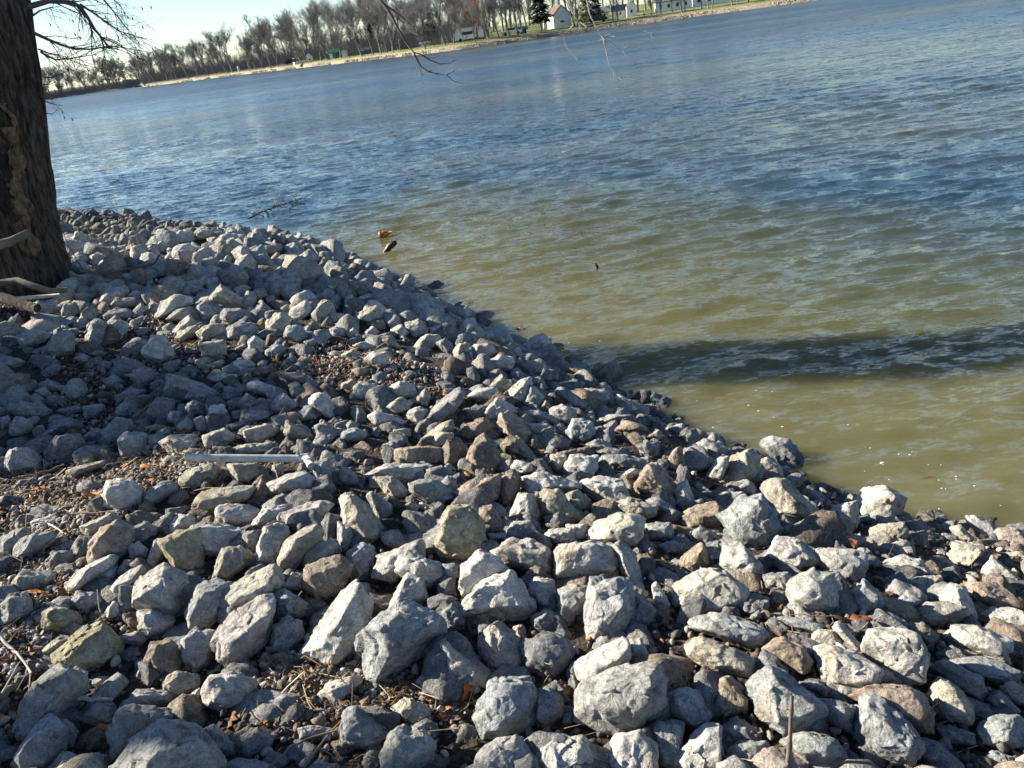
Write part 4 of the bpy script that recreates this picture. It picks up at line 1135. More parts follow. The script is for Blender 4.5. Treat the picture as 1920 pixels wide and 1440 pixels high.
# crown above the frame
mb = MB()
for i in range(6):
    c0 = Vector(rings[-2-(i % 3)][0]); d = Vector((rr_.gauss(0, 1), rr_.gauss(0, 1), rr_.uniform(.1, 1.2))).normalized(); P = [c0]
    for s in range(4): d = (d+Vector((rr_.gauss(0, .2), rr_.gauss(0, .2), .1))).normalized(); P.append(P[-1]+d*.9)
    mb.tube(P, [.035, .03, .024, .016, .008], 6); sub_twigs(mb, P, rr_, 5, .7, .007, 1)
addmb(mb, 'crown', M['twig'])

# ---------------------------------------------------------------- bare tree templates
def bare_template(seed, spread=.55, trunk_h=.42, fork=1, dens=1.1, low=True):
    r = random.Random(seed); T_ = MB(); C_ = MB(); lean = Vector((r.gauss(0, .05), r.gauss(0, .05), 1)).normalized()
    H = 1.; stems = []; base_r = .016*r.uniform(.85, 1.25)
    def stem(p, d, L, ra, n=9, wob=.05):
        P = [p]
        for i in range(n): d = (d+Vector((r.gauss(0, wob), r.gauss(0, wob), .02))).normalized(); P.append(P[-1]+d*L/n)
        return P, d
    P0, d0 = stem(Vector((0, 0, -.02)), lean, trunk_h, base_r, 7, .04)
    T_.tube(P0, [base_r*(1.35 if i == 0 else 1-.28*i/7) for i in range(len(P0))], 8)
    tops = []
    for f in range(fork+1):
        ang = r.uniform(0, 6.28)+f*math.pi; dd = (d0+Vector((math.cos(ang), math.sin(ang), 0))*(spread*.45 if fork else .08)).normalized(); P, _ = stem(P0[-1], dd, (1-trunk_h)*r.uniform(.85, 1.0), 0, 8, .10)
        ra = [base_r*.68*(1-.9*i/8) for i in range(9)]; T_.tube(P, ra, 6); tops.append(P)
    def br(P, n, ln, rad, lvl, lo=.15):
        for _ in range(n):
            t = lo+(1-lo)*r.random()**.9; k = t*(len(P)-1); i = min(int(k), len(P)-2); a = P[i].lerp(P[i+1], k-i); d = (P[i+1]-P[i]).normalized()
            q = Vector((r.gauss(0, 1), r.gauss(0, 1), r.gauss(0, .6))); q = (q-d*q.dot(d)).normalized(); d2 = (d*r.uniform(.5, 1.)+q*spread*r.uniform(.8, 2.0)+Vector((0, 0, .36))).normalized(); L = ln*r.uniform(.5, 1.2)*(1.25-.6*t)
            seg = 4 if lvl == 0 else 3 if lvl == 1 else 2; pts = [a]; 
            for s in range(seg): d2 = (d2+Vector((r.gauss(0, .13), r.gauss(0, .13), r.gauss(0, .08)+.07))).normalized(); pts.append(pts[-1]+d2*L/seg)
            C_.tube(pts, [rad*(1-.65*s/seg) for s in range(seg+1)], 4 if lvl == 0 else 3, False)
            if lvl < 3: br(pts, int([6, 6, 4][lvl]*dens), ln*[.5, .5, .55][lvl], rad*[.45, .5, .6][lvl], lvl+1)
    for P in tops: br(P, int(8*dens), .34, base_r*.36, 0)
    if low: br(P0, 9, .24, base_r*.25, 1, .35)
    tm = mesh_np('trunk', T_.V, T_.F, M['ftrunk'], True); cm = mesh_np('crown', C_.V, C_.F, M['fcrown'], False)
    zs = max(v[2] for v in C_.V); return tm, cm, zs
TT = [bare_template(100+i, *a) for i, a in enumerate([(.5, .42, 1), (.6, .36, 1), (.4, .45, 0), (.75, .30, 2), (.55, .5, 1), (.45, .38, 2), (.65, .42, 1, 1.1), (.5, .3, 1), (.35, .5, 1), (.6, .45, 2), (.3, .62, 0, .6, False)])]
def with_mat(me, mat): c = me.copy(); c.materials.clear(); c.materials.append(mat); return c
TV = {}
def tree(P, height, ti, label, group, name='bare_tree', lean=(0, 0), tm=None, cm=None, thick=1.):
    tme, cme, zs = TT[ti]
    if tm: TV.setdefault((ti, 't', tm), None); TV[(ti, 't', tm)] = TV[(ti, 't', tm)] or with_mat(tme, M[tm]); tme = TV[(ti, 't', tm)]
    if cm: TV.setdefault((ti, 'c', cm), None); TV[(ti, 'c', cm)] = TV[(ti, 'c', cm)] or with_mat(cme, M[cm]); cme = TV[(ti, 'c', cm)]
    o = empty(name, P, label, 'tree', group); s = height/zs; o.scale = (s*thick, s*thick, s); o.rotation_euler = (lean[1], lean[0], random.uniform(0, 6.28)); o.rotation_mode = 'XYZ'
    rz = random.uniform(0, 6.28); q = Matrix.Rotation(lean[0], 4, 'Y')@Matrix.Rotation(rz, 4, 'Z'); o.rotation_euler = q.to_euler()
    link('trunk', tme, o); link('crown', cme, o); return o

# ---------------------------------------------------------------- far shore buildings and things
def gable(px, s, wpx, hpx, name, label, cat, wall, roof, dep=1.1, rz=0., front='gable', wins=(), door=None, rise=.38, group=None):
    P = landpt(px, s); k = ppm(P); W = wpx/k; Ht = hpx/k; D = W*dep; o = empty(name, P, label, cat, group, rz+math.atan2(-P[0], P[1])*.6)
    hw = Ht*(1-rise); w2 = W/2
    mb = MB()
    if front == 'gable':
        A = [(-w2, 0, -.4), (w2, 0, -.4), (w2, 0, hw), (0, 0, Ht), (-w2, 0, hw)]; B = [(x, D, z) for x, y, z in A]
        mb.poly(A); mb.poly(B[::-1]); mb.poly([A[0], A[4], B[4], B[0]]); mb.poly([A[1], B[1], B[2], A[2]])
        mb.build('wall', M[wall], o); rb = MB(); e = .04*W
        for sg in (-1, 1):
            a = (sg*(w2+e), hw-e*(Ht-hw)/w2); b_ = (0, Ht)
            t = .03*W+.05; rb.V += [(a[0], -e, a[1]), (b_[0], -e, b_[1]), (b_[0], D+e, b_[1]), (a[0], D+e, a[1]), (a[0], -e, a[1]+t), (b_[0], -e, b_[1]+t), (b_[0], D+e, b_[1]+t), (a[0], D+e, a[1]+t)]
            q = len(rb.V)-8; rb.F += [tuple(q+i for i in f) for f in ((0, 1, 2, 3), (7, 6, 5, 4), (0, 4, 5, 1), (2, 6, 7, 3), (0, 3, 7, 4), (1, 5, 6, 2))]
        rb.build('roof', M[roof], o)
    else:
        A = [(-w2, 0, -.4), (-w2, 0, hw), (-w2, D/2, Ht), (-w2, D, hw), (-w2, D, -.4)]; B = [(w2, y, z) for x, y, z in A]
        mb.poly(A); mb.poly(B[::-1]); mb.poly([A[0], B[0], B[1], A[1]]); mb.poly([A[4], A[3], B[3], B[4]]); mb.build('wall', M[wall], o); rb = MB(); e = .35
        for y0, y1 in ((-e, D/2), (D+e, D/2)):
            z0 = hw-e*(Ht-hw)/(D/2); rb.V += [(-w2-e, y0, z0), (w2+e, y0, z0), (w2+e, y1, Ht), (-w2-e, y1, Ht), (-w2-e, y0, z0+.15), (w2+e, y0, z0+.15), (w2+e, y1, Ht+.15), (-w2-e, y1, Ht+.15)]
            q = len(rb.V)-8; rb.F += [tuple(q+i for i in f) for f in ((0, 1, 2, 3), (7, 6, 5, 4), (0, 4, 5, 1), (2, 6, 7, 3), (0, 3, 7, 4), (1, 5, 6, 2))]
        rb.build('roof', M[roof], o)
    for (fx, fz, fwd, fh) in wins:
        x = (fx-.5)*W; z = fz*hw; a, b_ = fwd*W/2, fh*hw/2; f = MB().box(x-a-.06, x+a+.06, -.09, -.003, z-b_-.06, z+b_+.06).build('window', M['trim'], o); MB().box(x-a, x+a, -.11, -.093, z-b_, z+b_).build('pane', M['pane'], f)
    if door: x = (door-.5)*W; MB().box(x-.45, x+.45, -.08, -.003, 0, min(2., hw*.85)).build('door', M['trim'], o)
    return o
gable(1054, 14, 34, 37, 'garage', 'white gabled garage on the lawn beside a dark spruce', 'garage', 'white', 'roof', 1.3, .25, wins=((.5, .45, .22, .16),), rise=.42)
gable(1036, 36, 34, 22, 'house', 'house with a reddish roof mostly hidden behind the white garage', 'house', 'cream', 'roofr', .8, 0, 'long', wins=((.3, .5, .12, .4),))
gable(1128, 30, 26, 20, 'cottage', 'small white cottage in front of the blue-green spruce', 'cottage', 'white', 'roofg', .8, 0, 'long', wins=((.3, .5, .14, .4), (.7, .5, .14, .4)))
gable(1167, 26, 34, 20, 'house', 'long pale yellow house right of the white cottage', 'house', 'cream', 'roofg', .6, 0, 'long', wins=((.2, .5, .08, .4), (.4, .5, .08, .4), (.8, .5, .1, .4)))
gable(1184, 24, 18, 26, 'house', 'narrow white gabled house end beside the pale yellow house', 'house', 'white', 'roofg', 1.2, 0, 'gable', wins=((.5, .5, .2, .3),))
gable(1262, 26, 66, 28, 'house', 'wide white house on the lawn, its roof above the photo edge', 'house', 'white', 'roofg', .4, 0, 'long', wins=((.15, .45, .07, .35), (.38, .45, .07, .35), (.62, .45, .07, .35), (.85, .45, .07, .35)), door=.5)
gable(1350, 30, 96, 30, 'house', 'longest white house near the top right of the far shore', 'house', 'white', 'roofg', .3, 0, 'long', wins=((.1, .45, .06, .35), (.3, .45, .06, .35), (.55, .45, .06, .35), (.8, .45, .06, .35)), door=.42)
gable(905, 26, 22, 15, 'brick_house', 'low pink brick house behind the bare shore trees', 'house', 'brick', 'roof', .7, 0, 'long', wins=((.3, .5, .12, .4), (.7, .5, .12, .4)), rise=.25)
gable(870, 22, 22, 18, 'house', 'white house with a porch left of the pink brick house', 'house', 'white', 'roofg', .7, 0, 'long', wins=((.2, .45, .12, .4), (.5, .45, .12, .4), (.8, .45, .12, .4)))
gable(832, 18, 14, 15, 'cottage', 'small white gabled cottage among trunks left of the porch house', 'cottage', 'white', 'roofg', 1., 0, 'gable', wins=((.5, .45, .22, .3),))
gable(796, 16, 18, 7, 'shed', 'low long white shed between the two small white cottages', 'shed', 'white', 'roofg', .5, 0, 'long', rise=.3)
gable(716, 18, 12, 14, 'cottage', 'small cream gabled cottage right of the blue-grey shed', 'cottage', 'cream', 'roofg', 1., 0, 'gable', wins=((.5, .45, .25, .3),))
gable(674, 22, 14, 18, 'house', 'white gable house end behind the blue-grey shed', 'house', 'white', 'roofg', 1.4, 0, 'gable', wins=((.5, .5, .2, .25),))
gable(683, 12, 14, 11, 'shed', 'blue-grey shed on the lawn between bare trunks', 'shed', 'blue', 'roofg', .8, 0, 'long', rise=.3)
gable(645, 12, 10, 13, 'shed', 'white shed between the green shed and the blue-grey shed', 'shed', 'white', 'white', .8, 0, 'gable', rise=.2, door=.5)
gable(624, 12, 22, 15, 'shed', 'dark green shed among the trees on the far shore', 'shed', 'green', 'green', .7, 0, 'long', rise=.3, door=.3)
gable(579, 12, 12, 15, 'shed', 'small white gabled shed standing left of the green shed', 'shed', 'white', 'roofg', 1., 0, 'gable', rise=.4, wins=((.5, .45, .25, .25),))
gable(980, 10, 12, 11, 'shed', 'dark blue shed on the lawn left of the dark spruce', 'shed', 'blue', 'blue', .8, 0, 'long', rise=.25)
gable(238, 10, 12, 10, 'house', 'white house among the distant trees at the far end of the lake', 'house', 'white', 'roofg', .8, 0, 'long', rise=.4, wins=((.3, .5, .15, .4), (.7, .5, .15, .4)))
gable(250, 22, 8, 7, 'house', 'smaller white house right of the other house at the lake end', 'house', 'white', 'roofg', .8, 0, 'long', rise=.4)
def car(px, s, L, name, label, cat, mat, van=False, k_=1.):
    P = landpt(px, s); o = empty(name, P, label, cat, None, random.uniform(-.3, .3)); h = 1.5*k_
    prof = [(-L/2, .35), (-L/2, .85), (-L*.36, .95), (-L*.24, h), (L*.2, h), (L*.34, .95), (L/2, .85), (L/2, .35)] if not van else [(-L/2, .35), (-L/2, h*1.5), (-L*.3, h*1.6), (L*.42, h*1.6), (L/2, h), (L/2, .35)]
    A = [(x, 0, z) for x, z in prof]; B = [(x, 1.8, z) for x, z in prof]; mb = MB(); mb.poly(A[::-1]); mb.poly(B)
    for i in range(len(A)): j = (i+1) % len(A); mb.poly([A[i], A[j], B[j], B[i]])
    mb.build('body', M[mat], o)
    MB().box(-L*.22, L*.18, -.02, -.003, .98 if not van else 1.2, h*.93 if not van else 1.8).build('window', M['pane'], o)
    for x in (-L*.3, L*.3): MB().tube([(x, -.04, .34), (x, .2, .34)], .34, 12).build('wheel', M['tyre'], o)
    return o
car(958, 9, 4.4, 'parked_car', 'white car parked under the trees left of the dark blue shed', 'car', 'white')
car(545, 12, 4.6, 'parked_car', 'dark car parked among the trunks left of the small white shed', 'car', 'black')
car(1120, 10, 4.2, 'parked_car', 'dark car parked on the lawn in front of the white cottage', 'car', 'black')
car(877, 14, 6., 'camper_van', 'white camper van parked beside the porch house', 'van', 'white', True, 1.05)
def red_sign():
    P = landpt(550, 9); o = empty('sign_post', P, 'small red and white sign on a post by the dark car', 'sign'); MB().tube([(0, 0, 0), (0, 0, 1.6)], .05, 6).build('post', M['ftrunk2'], o); MB().box(-.5, .5, -.06, -.02, 1.2, 2.1).build('panel', M['red'], o); MB().box(-.34, .34, -.08, -.063, 1.35, 1.75).build('face', M['white'], o)
red_sign()
def bin_(px, s, label, h=1.6, w=.7):
    P = landpt(px, s); mb = MB(); mb.tube([(0, 0, 0), (0, 0, h)], [w*.4, w*.5], 10); mb.tube([(0, 0, h+.002), (0, 0, h+.12)], [w*.53, w*.3], 10); o = mb.build('water_drum', M['cream'], None, False, P); tag(o, label, 'drum')
bin_(446, 6, 'white drum standing at the wood edge on the left shore')
def table(px, s, label):
    P = landpt(px, s); o = empty('picnic_table', P, label, 'picnic table', 'picnic tables on the far lawn', random.uniform(-.4, .4)); MB().box(-1, 1, -.4, .4, .72, .78).build('tabletop', M['drift'], o)
    for y in (-.75, .75): MB().box(-1, 1, y-.13, y+.13, .42, .47).build('bench', M['drift'], o)
    for x in (-.75, .75): MB().box(x-.05, x+.05, -.8, .8, .3, .41).box(x-.05, x+.05, -.35, -.25, 0, .71).box(x-.05, x+.05, .25, .35, 0, .71).build('leg', M['drift'], o)
table(948, 7, 'picnic table beside the parked white car'); table(1214, 6, 'picnic table on the lawn below the wide white house')
def boat(px, s, label, mat):
    P = landpt(px, s); P[2] += .25; mb = MB(); secs = []
    for i in range(8):
        t = i/7; x = (t-.5)*4.2; wd = .75*math.sin(math.pi*(.12+.80*t)**.8) if t < 1 else .05; wd = max(.04, .8*(1-t**3)*(.9)); z = .1+.25*t*t
        secs.append([(x, -wd, .62+z), (x, -wd*.6, z), (x, wd*.6, z), (x, wd, .62+z)])
    b = 0
    for s_ in secs: mb.V += s_
    for i in range(7):
        for j in range(3): a = i*4+j; mb.F += [(a, a+4, a+5, a+1)]
    mb.F += [(0, 1, 2, 3)]
    o = empty('rowing_boat', P, label, 'boat', None, .5); mb.build('hull', M[mat], o); MB().box(-.3, 0, -.6, .6, .45, .5).build('seat', M['drift'], o)
boat(562, 1.5, 'small pale boat pulled up on the stone edge below the wood', 'white')
# stone edge of the far shore
def shore_rocks():
    r = np.random.default_rng(77); vs, fs, ts, of = [], [], [], 0
    for i in range(7500):
        px = 268+(1960-268)*r.random()**.8; s = r.uniform(-.2, 1.1); P = landpt(px, s); q = r.uniform(.07, .2); Vt, Ft = pebs[r.integers(len(pebs))]
        vs.append((Vt*q)@rot(r).T+P+np.array([0, 0, q*.2])); fs.append(Ft+of); of += len(Vt); c = [(.30, .26, .20), (.24, .20, .155), (.36, .32, .27), (.16, .13, .10)][r.integers(4)]; ts.append(np.tile(np.array(c)*r.uniform(.7, 1.1), (len(Vt), 1)))
    tag(link('shore_stones', mesh_np('shore_stones', np.concatenate(vs), np.concatenate(fs), M['pebble'], attrs={'tone': np.concatenate(ts)})), 'pale tan stones lining the edge of the far shore', 'stones', kind='stuff')
shore_rocks()
# conifers
def conifer(px, s, hpx, wpx, label, mat, seed, name='spruce_tree', bare=.12, shape=1.):
    P = landpt(px, s); k = ppm(P); H = hpx/k; W = wpx/k/2; r = random.Random(seed); o = empty(name, P, label, 'tree', 'conifers on the far shore'); MB().tube([(0, 0, -.2), (0, 0, H*.9)], [H*.018, .03], 8).build('trunk', M['ftrunk'], o); mb = MB()
    for i in range(int(1500)):
        z = bare+(1-bare)*r.random()**1.15; rad = W*((1-z)**shape*1.08+.03)*(.85+.25*math.sin(z*40+seed)); a = r.uniform(0, 6.28); q = rad*(.25+.75*r.random()**.5); c = Vector((math.cos(a)*q, math.sin(a)*q, z*H-q*.25)); out = Vector((math.cos(a), math.sin(a), -.35)); sd_ = Vector((-math.sin(a), math.cos(a), r.uniform(-.3, .3))); L = r.uniform(.35, .8)*W*.28; w_ = L*.45; up = Vector((0, 0, r.uniform(-.1, .2)))
        mb.poly([tuple(c-out*L), tuple(c+sd_*w_), tuple(c+out*L+up), tuple(c-sd_*w_)])
    mb.build('crown', M[mat], o)
conifer(1014, 8, 92, 58, 'tall dark spruce left of the white garage', 'needle', 1, bare=.2)
conifer(1099, 12, 70, 34, 'olive arborvitae right of the white garage', 'needle2', 2, 'cedar_tree', .08, .7)
conifer(1117, 26, 66, 36, 'blue-green spruce behind the white cottage', 'needle3', 3)
conifer(812, 20, 68, 32, 'olive-brown cedar behind the trunks left of the porch house', 'needle2', 4, 'cedar_tree', .1, .6)
conifer(700, 30, 60, 34, 'dark pine standing behind the cream gabled cottage', 'needle', 6, 'pine_tree', .2, .7)
# shore row of bare trees: base column, top column, top row, template
ROW = [(281, 245, 92, 0, 1), (312, 292, 78, 1, 1), (322, 300, 88, 4, .8), (350, 322, 72, 2, 1), (368, 350, 84, 5, .9), (388, 366, 92, 8, .8), (424, 384, 66, 7, 1), (434, 400, 42, 1, 1.1), (465, 448, 60, 4, .9), (478, 458, 66, 8, .8), (505, 484, 44, 2, .9), (520, 500, 60, 5, .8), (562, 530, 22, 3, 1.25), (572, 545, 50, 2, .8), (575, 556, 40, 8, .8), (611, 584, 52, 1, 1), (618, 596, 56, 0, .9), (652, 610, 46, 6, 1.1), (676, 642, -4, 1, 1.1), (697, 672, 4, 8, .9), (712, 690, -8, 0, 1), (724, 704, 20, 2, .8), (735, 716, 14, 4, .8), (748, 732, 12, 8, .7), (795, 765, -12, 3, 1.2), (812, 792, 4, 2, .8), (832, 800, -16, 7, 1.1), (839, 822, 0, 8, .8), (868, 848, 6, 5, .8), (890, 872, 8, 2, .9), (914, 892, -10, 1, .9), (922, 904, 0, 8, .7), (934, 910, -16, 0, 1), (953, 934, -14, 4, .9), (970, 950, -24, 5, 1.1), (979, 964, -4, 8, .7), (1077, 1058, -50, 6, 1.3), (1082, 1076, -46, 1, 1.2), (1103, 1092, -34, 2, .9), (1149, 1138, -56, 0, 1), (1157, 1150, -60, 4, 1.1), (1221, 1208, -66, 7, 1), (1230, 1224, -60, 8, .9), (1239, 1230, -70, 1, .9), (1261, 1250, -60, 2, .8), (1278, 1264, -80, 5, 1), (1284, 1280, -76, 0, .9), (1316, 1304, -80, 4, .8), (1328, 1326, -84, 6, 1.2), (1335, 1340, -70, 1, 1.1), (1373, 1364, -90, 3, 1.1), (1383, 1378, -86, 2, .9), (1404, 1396, -90, 0, .9), (1440, 1430, -96, 5, .9), (1470, 1462, -100, 1, .8), (1508, 1500, -110, 4, .8)]
MARKS = [(446, 'white drum'), (545, 'dark car'), (579, 'small white gabled shed'), (624, 'green shed'), (645, 'white shed'), (683, 'blue-grey shed'), (716, 'cream gabled cottage'), (796, 'low white shed'), (832, 'small white cottage'), (870, 'porch house'), (905, 'pink brick house'), (980, 'dark blue shed'), (1054, 'white garage'), (1184, 'narrow white gable'), (1262, 'wide white house'), (1350, 'longest white house')]
pale = {1149, 1157, 1221, 1103}
last = None; cnt = 0
for bx, tx, ty, ti, th in ROW:
    prev = [q for q in MARKS if q[0] <= bx]; key = prev[-1] if prev else None
    if key != last: last = key; cnt = 0
    cnt += 1; P = landpt(bx, 2.6+2.2*((bx*7) % 5)/4); k = ppm(P); by = pix(P)[1]; ang_v = None
    # length and lean from the photographed top
    Pt = at_depth(tx, ty, P[1]); hgt = max(6, Pt[2]-P[2]); lean = math.atan2(Pt[0]-P[0], hgt)
    ln = 'tall' if by-ty > 85 else 'short' if by-ty < 62 else 'mid-sized'; form = ['forked', 'wide', 'slim', 'spreading', 'forked', 'many-stemmed', 'bushy', 'open', 'thin', 'broad'][ti]
    if bx in pale: ln = 'pale-barked'
    lab = f"{ln} {form} bare tree, {ORD[cnt-1] if cnt > 1 else 'first'} along the shore right of the {key[1]}" if key else f"{ln} {form} bare tree, {ORD[cnt-1] if cnt > 1 else 'first'} from the left tip of the wooded point"
    tree(P, hgt/math.cos(lean), ti, lab, 'bare trees along the far shore', lean=(lean, 0), tm='ftrunk2' if bx in pale else None, thick=th)
tree(landpt(893, 9), 9.5, 3, 'low reddish bare tree in front of the pink brick house', 'bare trees along the far shore', cm='redcrown')
tree(landpt(860, 14), 11, 6, 'brownish dense bare tree beside the porch house', 'bare trees along the far shore', cm='browncrown')
r = random.Random(9)
for i in range(134):
    px = 272+r.random()*660; s = r.uniform(6, 75); P = landpt(px, s); h = r.uniform(7, 17)*(1 if px > 420 else .85)
    tree(P, h, r.randrange(10), 'bare grey tree packed in the wood behind the front row of shore trees', 'wood behind the far shore row', cm=['browncrown', None, None][i % 3])
for i in range(38):
    px = 925+r.random()*420; s = r.uniform(48, 100); P = landpt(px, s); tree(P, r.uniform(13, 20), r.randrange(10), 'bare tree standing behind the far shore houses', 'trees behind the houses')
for i in range(64):
    px = 30+r.random()*245; s = r.uniform(2, 50); P = landpt(px, s); tree(P, r.uniform(6, 17)*(.8 if 150 < px < 195 else 1), r.randrange(10), 'small bare tree in the distant wood at the lake end', 'distant wood at the lake end', thick=1.5)
def brushes():
    r = np.random.default_rng(88); mb = MB(); 
    for i in range(22000):
        kk = i < 7000; px = 30+r.random()*240 if kk else 268+r.random()**1.2*640; s = r.uniform(.3, 14) if kk else r.uniform(14, 60); P = Vector(landpt(px, s)); h = r.uniform(.8, 3.6) if kk else r.uniform(1.5, 6.5)
        d = Vector((r.normal()*.35, r.normal()*.35, 1)); q = .05; mb.V += [tuple(P+Vector((-q, 0, -.2))), tuple(P+Vector((q, 0, -.2))), tuple(P+d*h)]; b = len(mb.V)-3; mb.F.append((b, b+1, b+2))
    tag(mb.build('brush_undergrowth', M['fcrown']), 'bare brush and undergrowth filling the woods on the far shore', 'brush', kind='stuff')
brushes()
P = landpt(256, -14); P[2] = .0
mb = MB(); mb.tube([(-1.6, 0, .15), (-.4, 0, .3), (.6, .1, .25), (2.2, 0, .1)], [.2, .5, .45, .15], 8); tag(mb.build('snag', M['wetwood'], None, True, P), 'dark snag in the water off the wooded point', 'snag')

# ---------------------------------------------------------------- tree and added shrub left of the frame whose shadows cross the bank
def side_tree(x, y, h, ti, label, thick, tag_='bare_tree'):
    P = np.array([x, y, float(ground(x, y))-.1]); return tree(P, h, ti, label, 'trees left of the near bank', lean=(.03, 0), thick=thick)
side_tree(-10.5, 4.3, 20, 10, 'bare tree on the near bank beside the nearest rocks', .32)
def bush(x, y, rx, ry, h, label, n=5200, seed=1):
    g = float(ground(x, y)); o = empty('shade_shrub', (x, y, g), label, 'shrub', 'unseen shrubs added to shade the near bank'); r = random.Random(seed); mb = MB(); st_ = MB()
    for i in range(9): a = r.uniform(0, 6.28); st_.tube([(0, 0, 0), (math.cos(a)*rx*.3, math.sin(a)*ry*.3, h*.4), (math.cos(a)*rx*.6, math.sin(a)*ry*.6, h*.8)], [.03, .02, .008], 5)
    st_.build('stem', M['twig'], o)
    for i in range(n):
        d = Vector((r.gauss(0, 1), r.gauss(0, 1), r.gauss(0, 1))).normalized(); q = r.random()**.35; lump = 1+.18*math.sin(d.x*7+seed)*math.cos(d.y*6); c = Vector((d.x*rx*q*lump, d.y*ry*q*lump, h*.52+d.z*h*.5*q*lump)); u = Vector((r.gauss(0, 1), r.gauss(0, 1), r.gauss(0, 1))).normalized()*.07; v = u.cross(Vector((r.gauss(0, 1), r.gauss(0, 1), r.gauss(0, 1)))).normalized()*.035
        mb.poly([tuple(c-u), tuple(c+v), tuple(c+u), tuple(c-v)])
    mb.build('foliage', M['bush'], o)
bush(-6.0, 5.5, .75, .8, 2.2, 'rounded evergreen shrub added out of view to shade the near bank', seed=1)  # unseen shrub, added and sized so its shadow darkens the left slope

# ---------------------------------------------------------------- pipe, sticks and debris
def on(px, py, lift=.0): return Vector(hit(px, py, lift))
def pipe():
    a = on(348, 858, .17); dd = ray(572, 860); b = Vector(CAM+dd*((a.y+.02)/dd[1])); s = (a-Vector(CAM)).length; R_ = 6.6*s/FPX; o = empty('plastic_pipe', a, 'weathered white plastic pipe with a bent end lying on the rocks', 'pipe')
    def rel(v): return tuple(v-a)
    d = (b-a).normalized(); n = 16; mb = MB()
    up = Vector((0, 0, 1))
    def ring(c, d, r):
        u = d.cross(Vector((0, 1, .2))).normalized(); v = d.cross(u); return [tuple(c+u*math.cos(2*math.pi*j/n)*r+v*math.sin(2*math.pi*j/n)*r) for j in range(n)]
    e = b+d*R_*.6; dn = Vector(on(592, 892, .10))-e; dn.normalize(); f = e+dn*.115
    path = [(a-a, d)]+[(a-a+(b-a)*t, d) for t in (.25, .5, .75, .97)]
    for c, q in path: mb.V += ring(c, q, R_)
    for i in range(len(path)-1):
        for j in range(n): mb.F.append((i*n+j, i*n+(j+1) % n, (i+1)*n+(j+1) % n, (i+1)*n+j))
    k = len(mb.V); mb.V += ring(Vector((0, 0, 0)), d, R_*.8); mb.V += ring(d*.12, d, R_*.8)
    for j in range(n): mb.F.append((j, (j+1) % n, k+(j+1) % n, k+j)); mb.F.append((k+j, k+(j+1) % n, k+n+(j+1) % n, k+n+j))
    mb.F.append(tuple(k+n+j for j in range(n))); mb.build('tube', M['pvc'], o, True)
    MB().tube([rel(b-d*.03), rel(b+d*R_*.5), rel(e+dn*R_*.9), rel(e+dn*.05)], R_*1.12, 16).build('elbow', M['pvc'], o, True)
    MB().tube([rel(e+dn*.045), rel(f)], R_*.98, 14).build('down_pipe', M['pvc'], o, True)
    MB().tube([tuple(d*.02), tuple(d*.03)], R_*.79, 14).build('open_end', M['dark'], o, True)
    for t in (.3, .57, .8):
        c = Vector((0, 0, 0))+(b-a)*t; w_ = Vector((0, -1, .25)).normalized(); MB().tube([tuple(c+w_*R_*.96), tuple(c+w_*R_*1.05)], R_*.13, 8).build('screw_hole', M['dark'], o)
pipe()
def stick(pts, rad, label, name='stick', mat='drift', lift=.06, cat='stick', nodes=0, group=None, seed=0, twigs=0, zs=None):
    r = random.Random(seed); P = [on(x, y, lift if zs is None else zs[i]) for i, (x, y) in enumerate(pts)]; o = P[0].copy(); Q = []
    for a, b in zip(P[:-1], P[1:]):
        for s in range(3): Q.append(a.lerp(b, s/3)+Vector((r.gauss(0, 1), r.gauss(0, 1), r.gauss(0, 1)))*rad*.35)
    Q.append(P[-1]); Q = [q-o for q in Q]; n = len(Q); mb = MB(); mb.tube(Q, [rad*(1-.5*i/n)*(1.3 if nodes and i % 4 == 2 else 1) for i in range(n)], 7)
    if twigs: sub_twigs(mb, Q, r, twigs, rad*14, rad*.35, 0)
    return tag(mb.build(name, M[mat], None, True, o), label, cat, group)
def upright():
    a = on(1473, 1452, .02); d = ray(1488, 1302); b = Vector(CAM+d*((a.y+.02)/d[1])); P = [a.lerp(b, t)+Vector((math.sin(t*5)*.003, 0, 0)) for t in np.linspace(0, 1, 12)]; mb = MB()
    mb.tube([p-a for p in P], [.0065-.002*i/11+(.0022 if i in (4, 9) else 0) for i in range(12)], 8); q = P[9]-a; mb.tube([q, q+Vector((-.012, 0, .004))], [.003, .001], 5)
    tag(mb.build('stick', M['drift'], None, True, a), 'thin brown stick standing upright between shaded rocks', 'stick')
upright()
stick([(0, 1190), (20, 1214), (38, 1232), (58, 1262)], .006, 'pale forked twig on leaves at the left edge', twigs=3, mat='palet', seed=1)
stick([(2, 1300), (22, 1268), (38, 1240)], .003, 'thin grey twig below the pale forked twig', mat='palet', seed=2)
stick([(-20, 1322), (10, 1296), (40, 1272), (72, 1256)], .016, 'crooked dark root lying in shade at the left edge', mat='drift', seed=3, lift=.03)
stick([(148, 1310), (175, 1312), (210, 1310)], .008, 'short pale broken stick beside the lower left rocks', mat='palet', seed=4)
stick([(120, 962), (170, 962), (215, 958)], .005, 'thin twig lying left of the round white rock', mat='drift', seed=5)
stick([(30, 898), (80, 886), (120, 872)], .007, 'grey stick resting below the round blue-grey rock', mat='drift', seed=6)
stick([(250, 785), (285, 755), (312, 738)], .010, 'slanting dark stick on the shaded rocks', mat='twig', seed=7, lift=.1)
stick([(498, 880), (512, 860), (522, 905)], .004, 'bent twig caught on the pipe', mat='weed', seed=8, lift=.08)
stick([(505, 1440), (545, 1400), (590, 1380), (650, 1365)], .004, 'long straw-coloured stem across the bottom shade', mat='weed', seed=9)
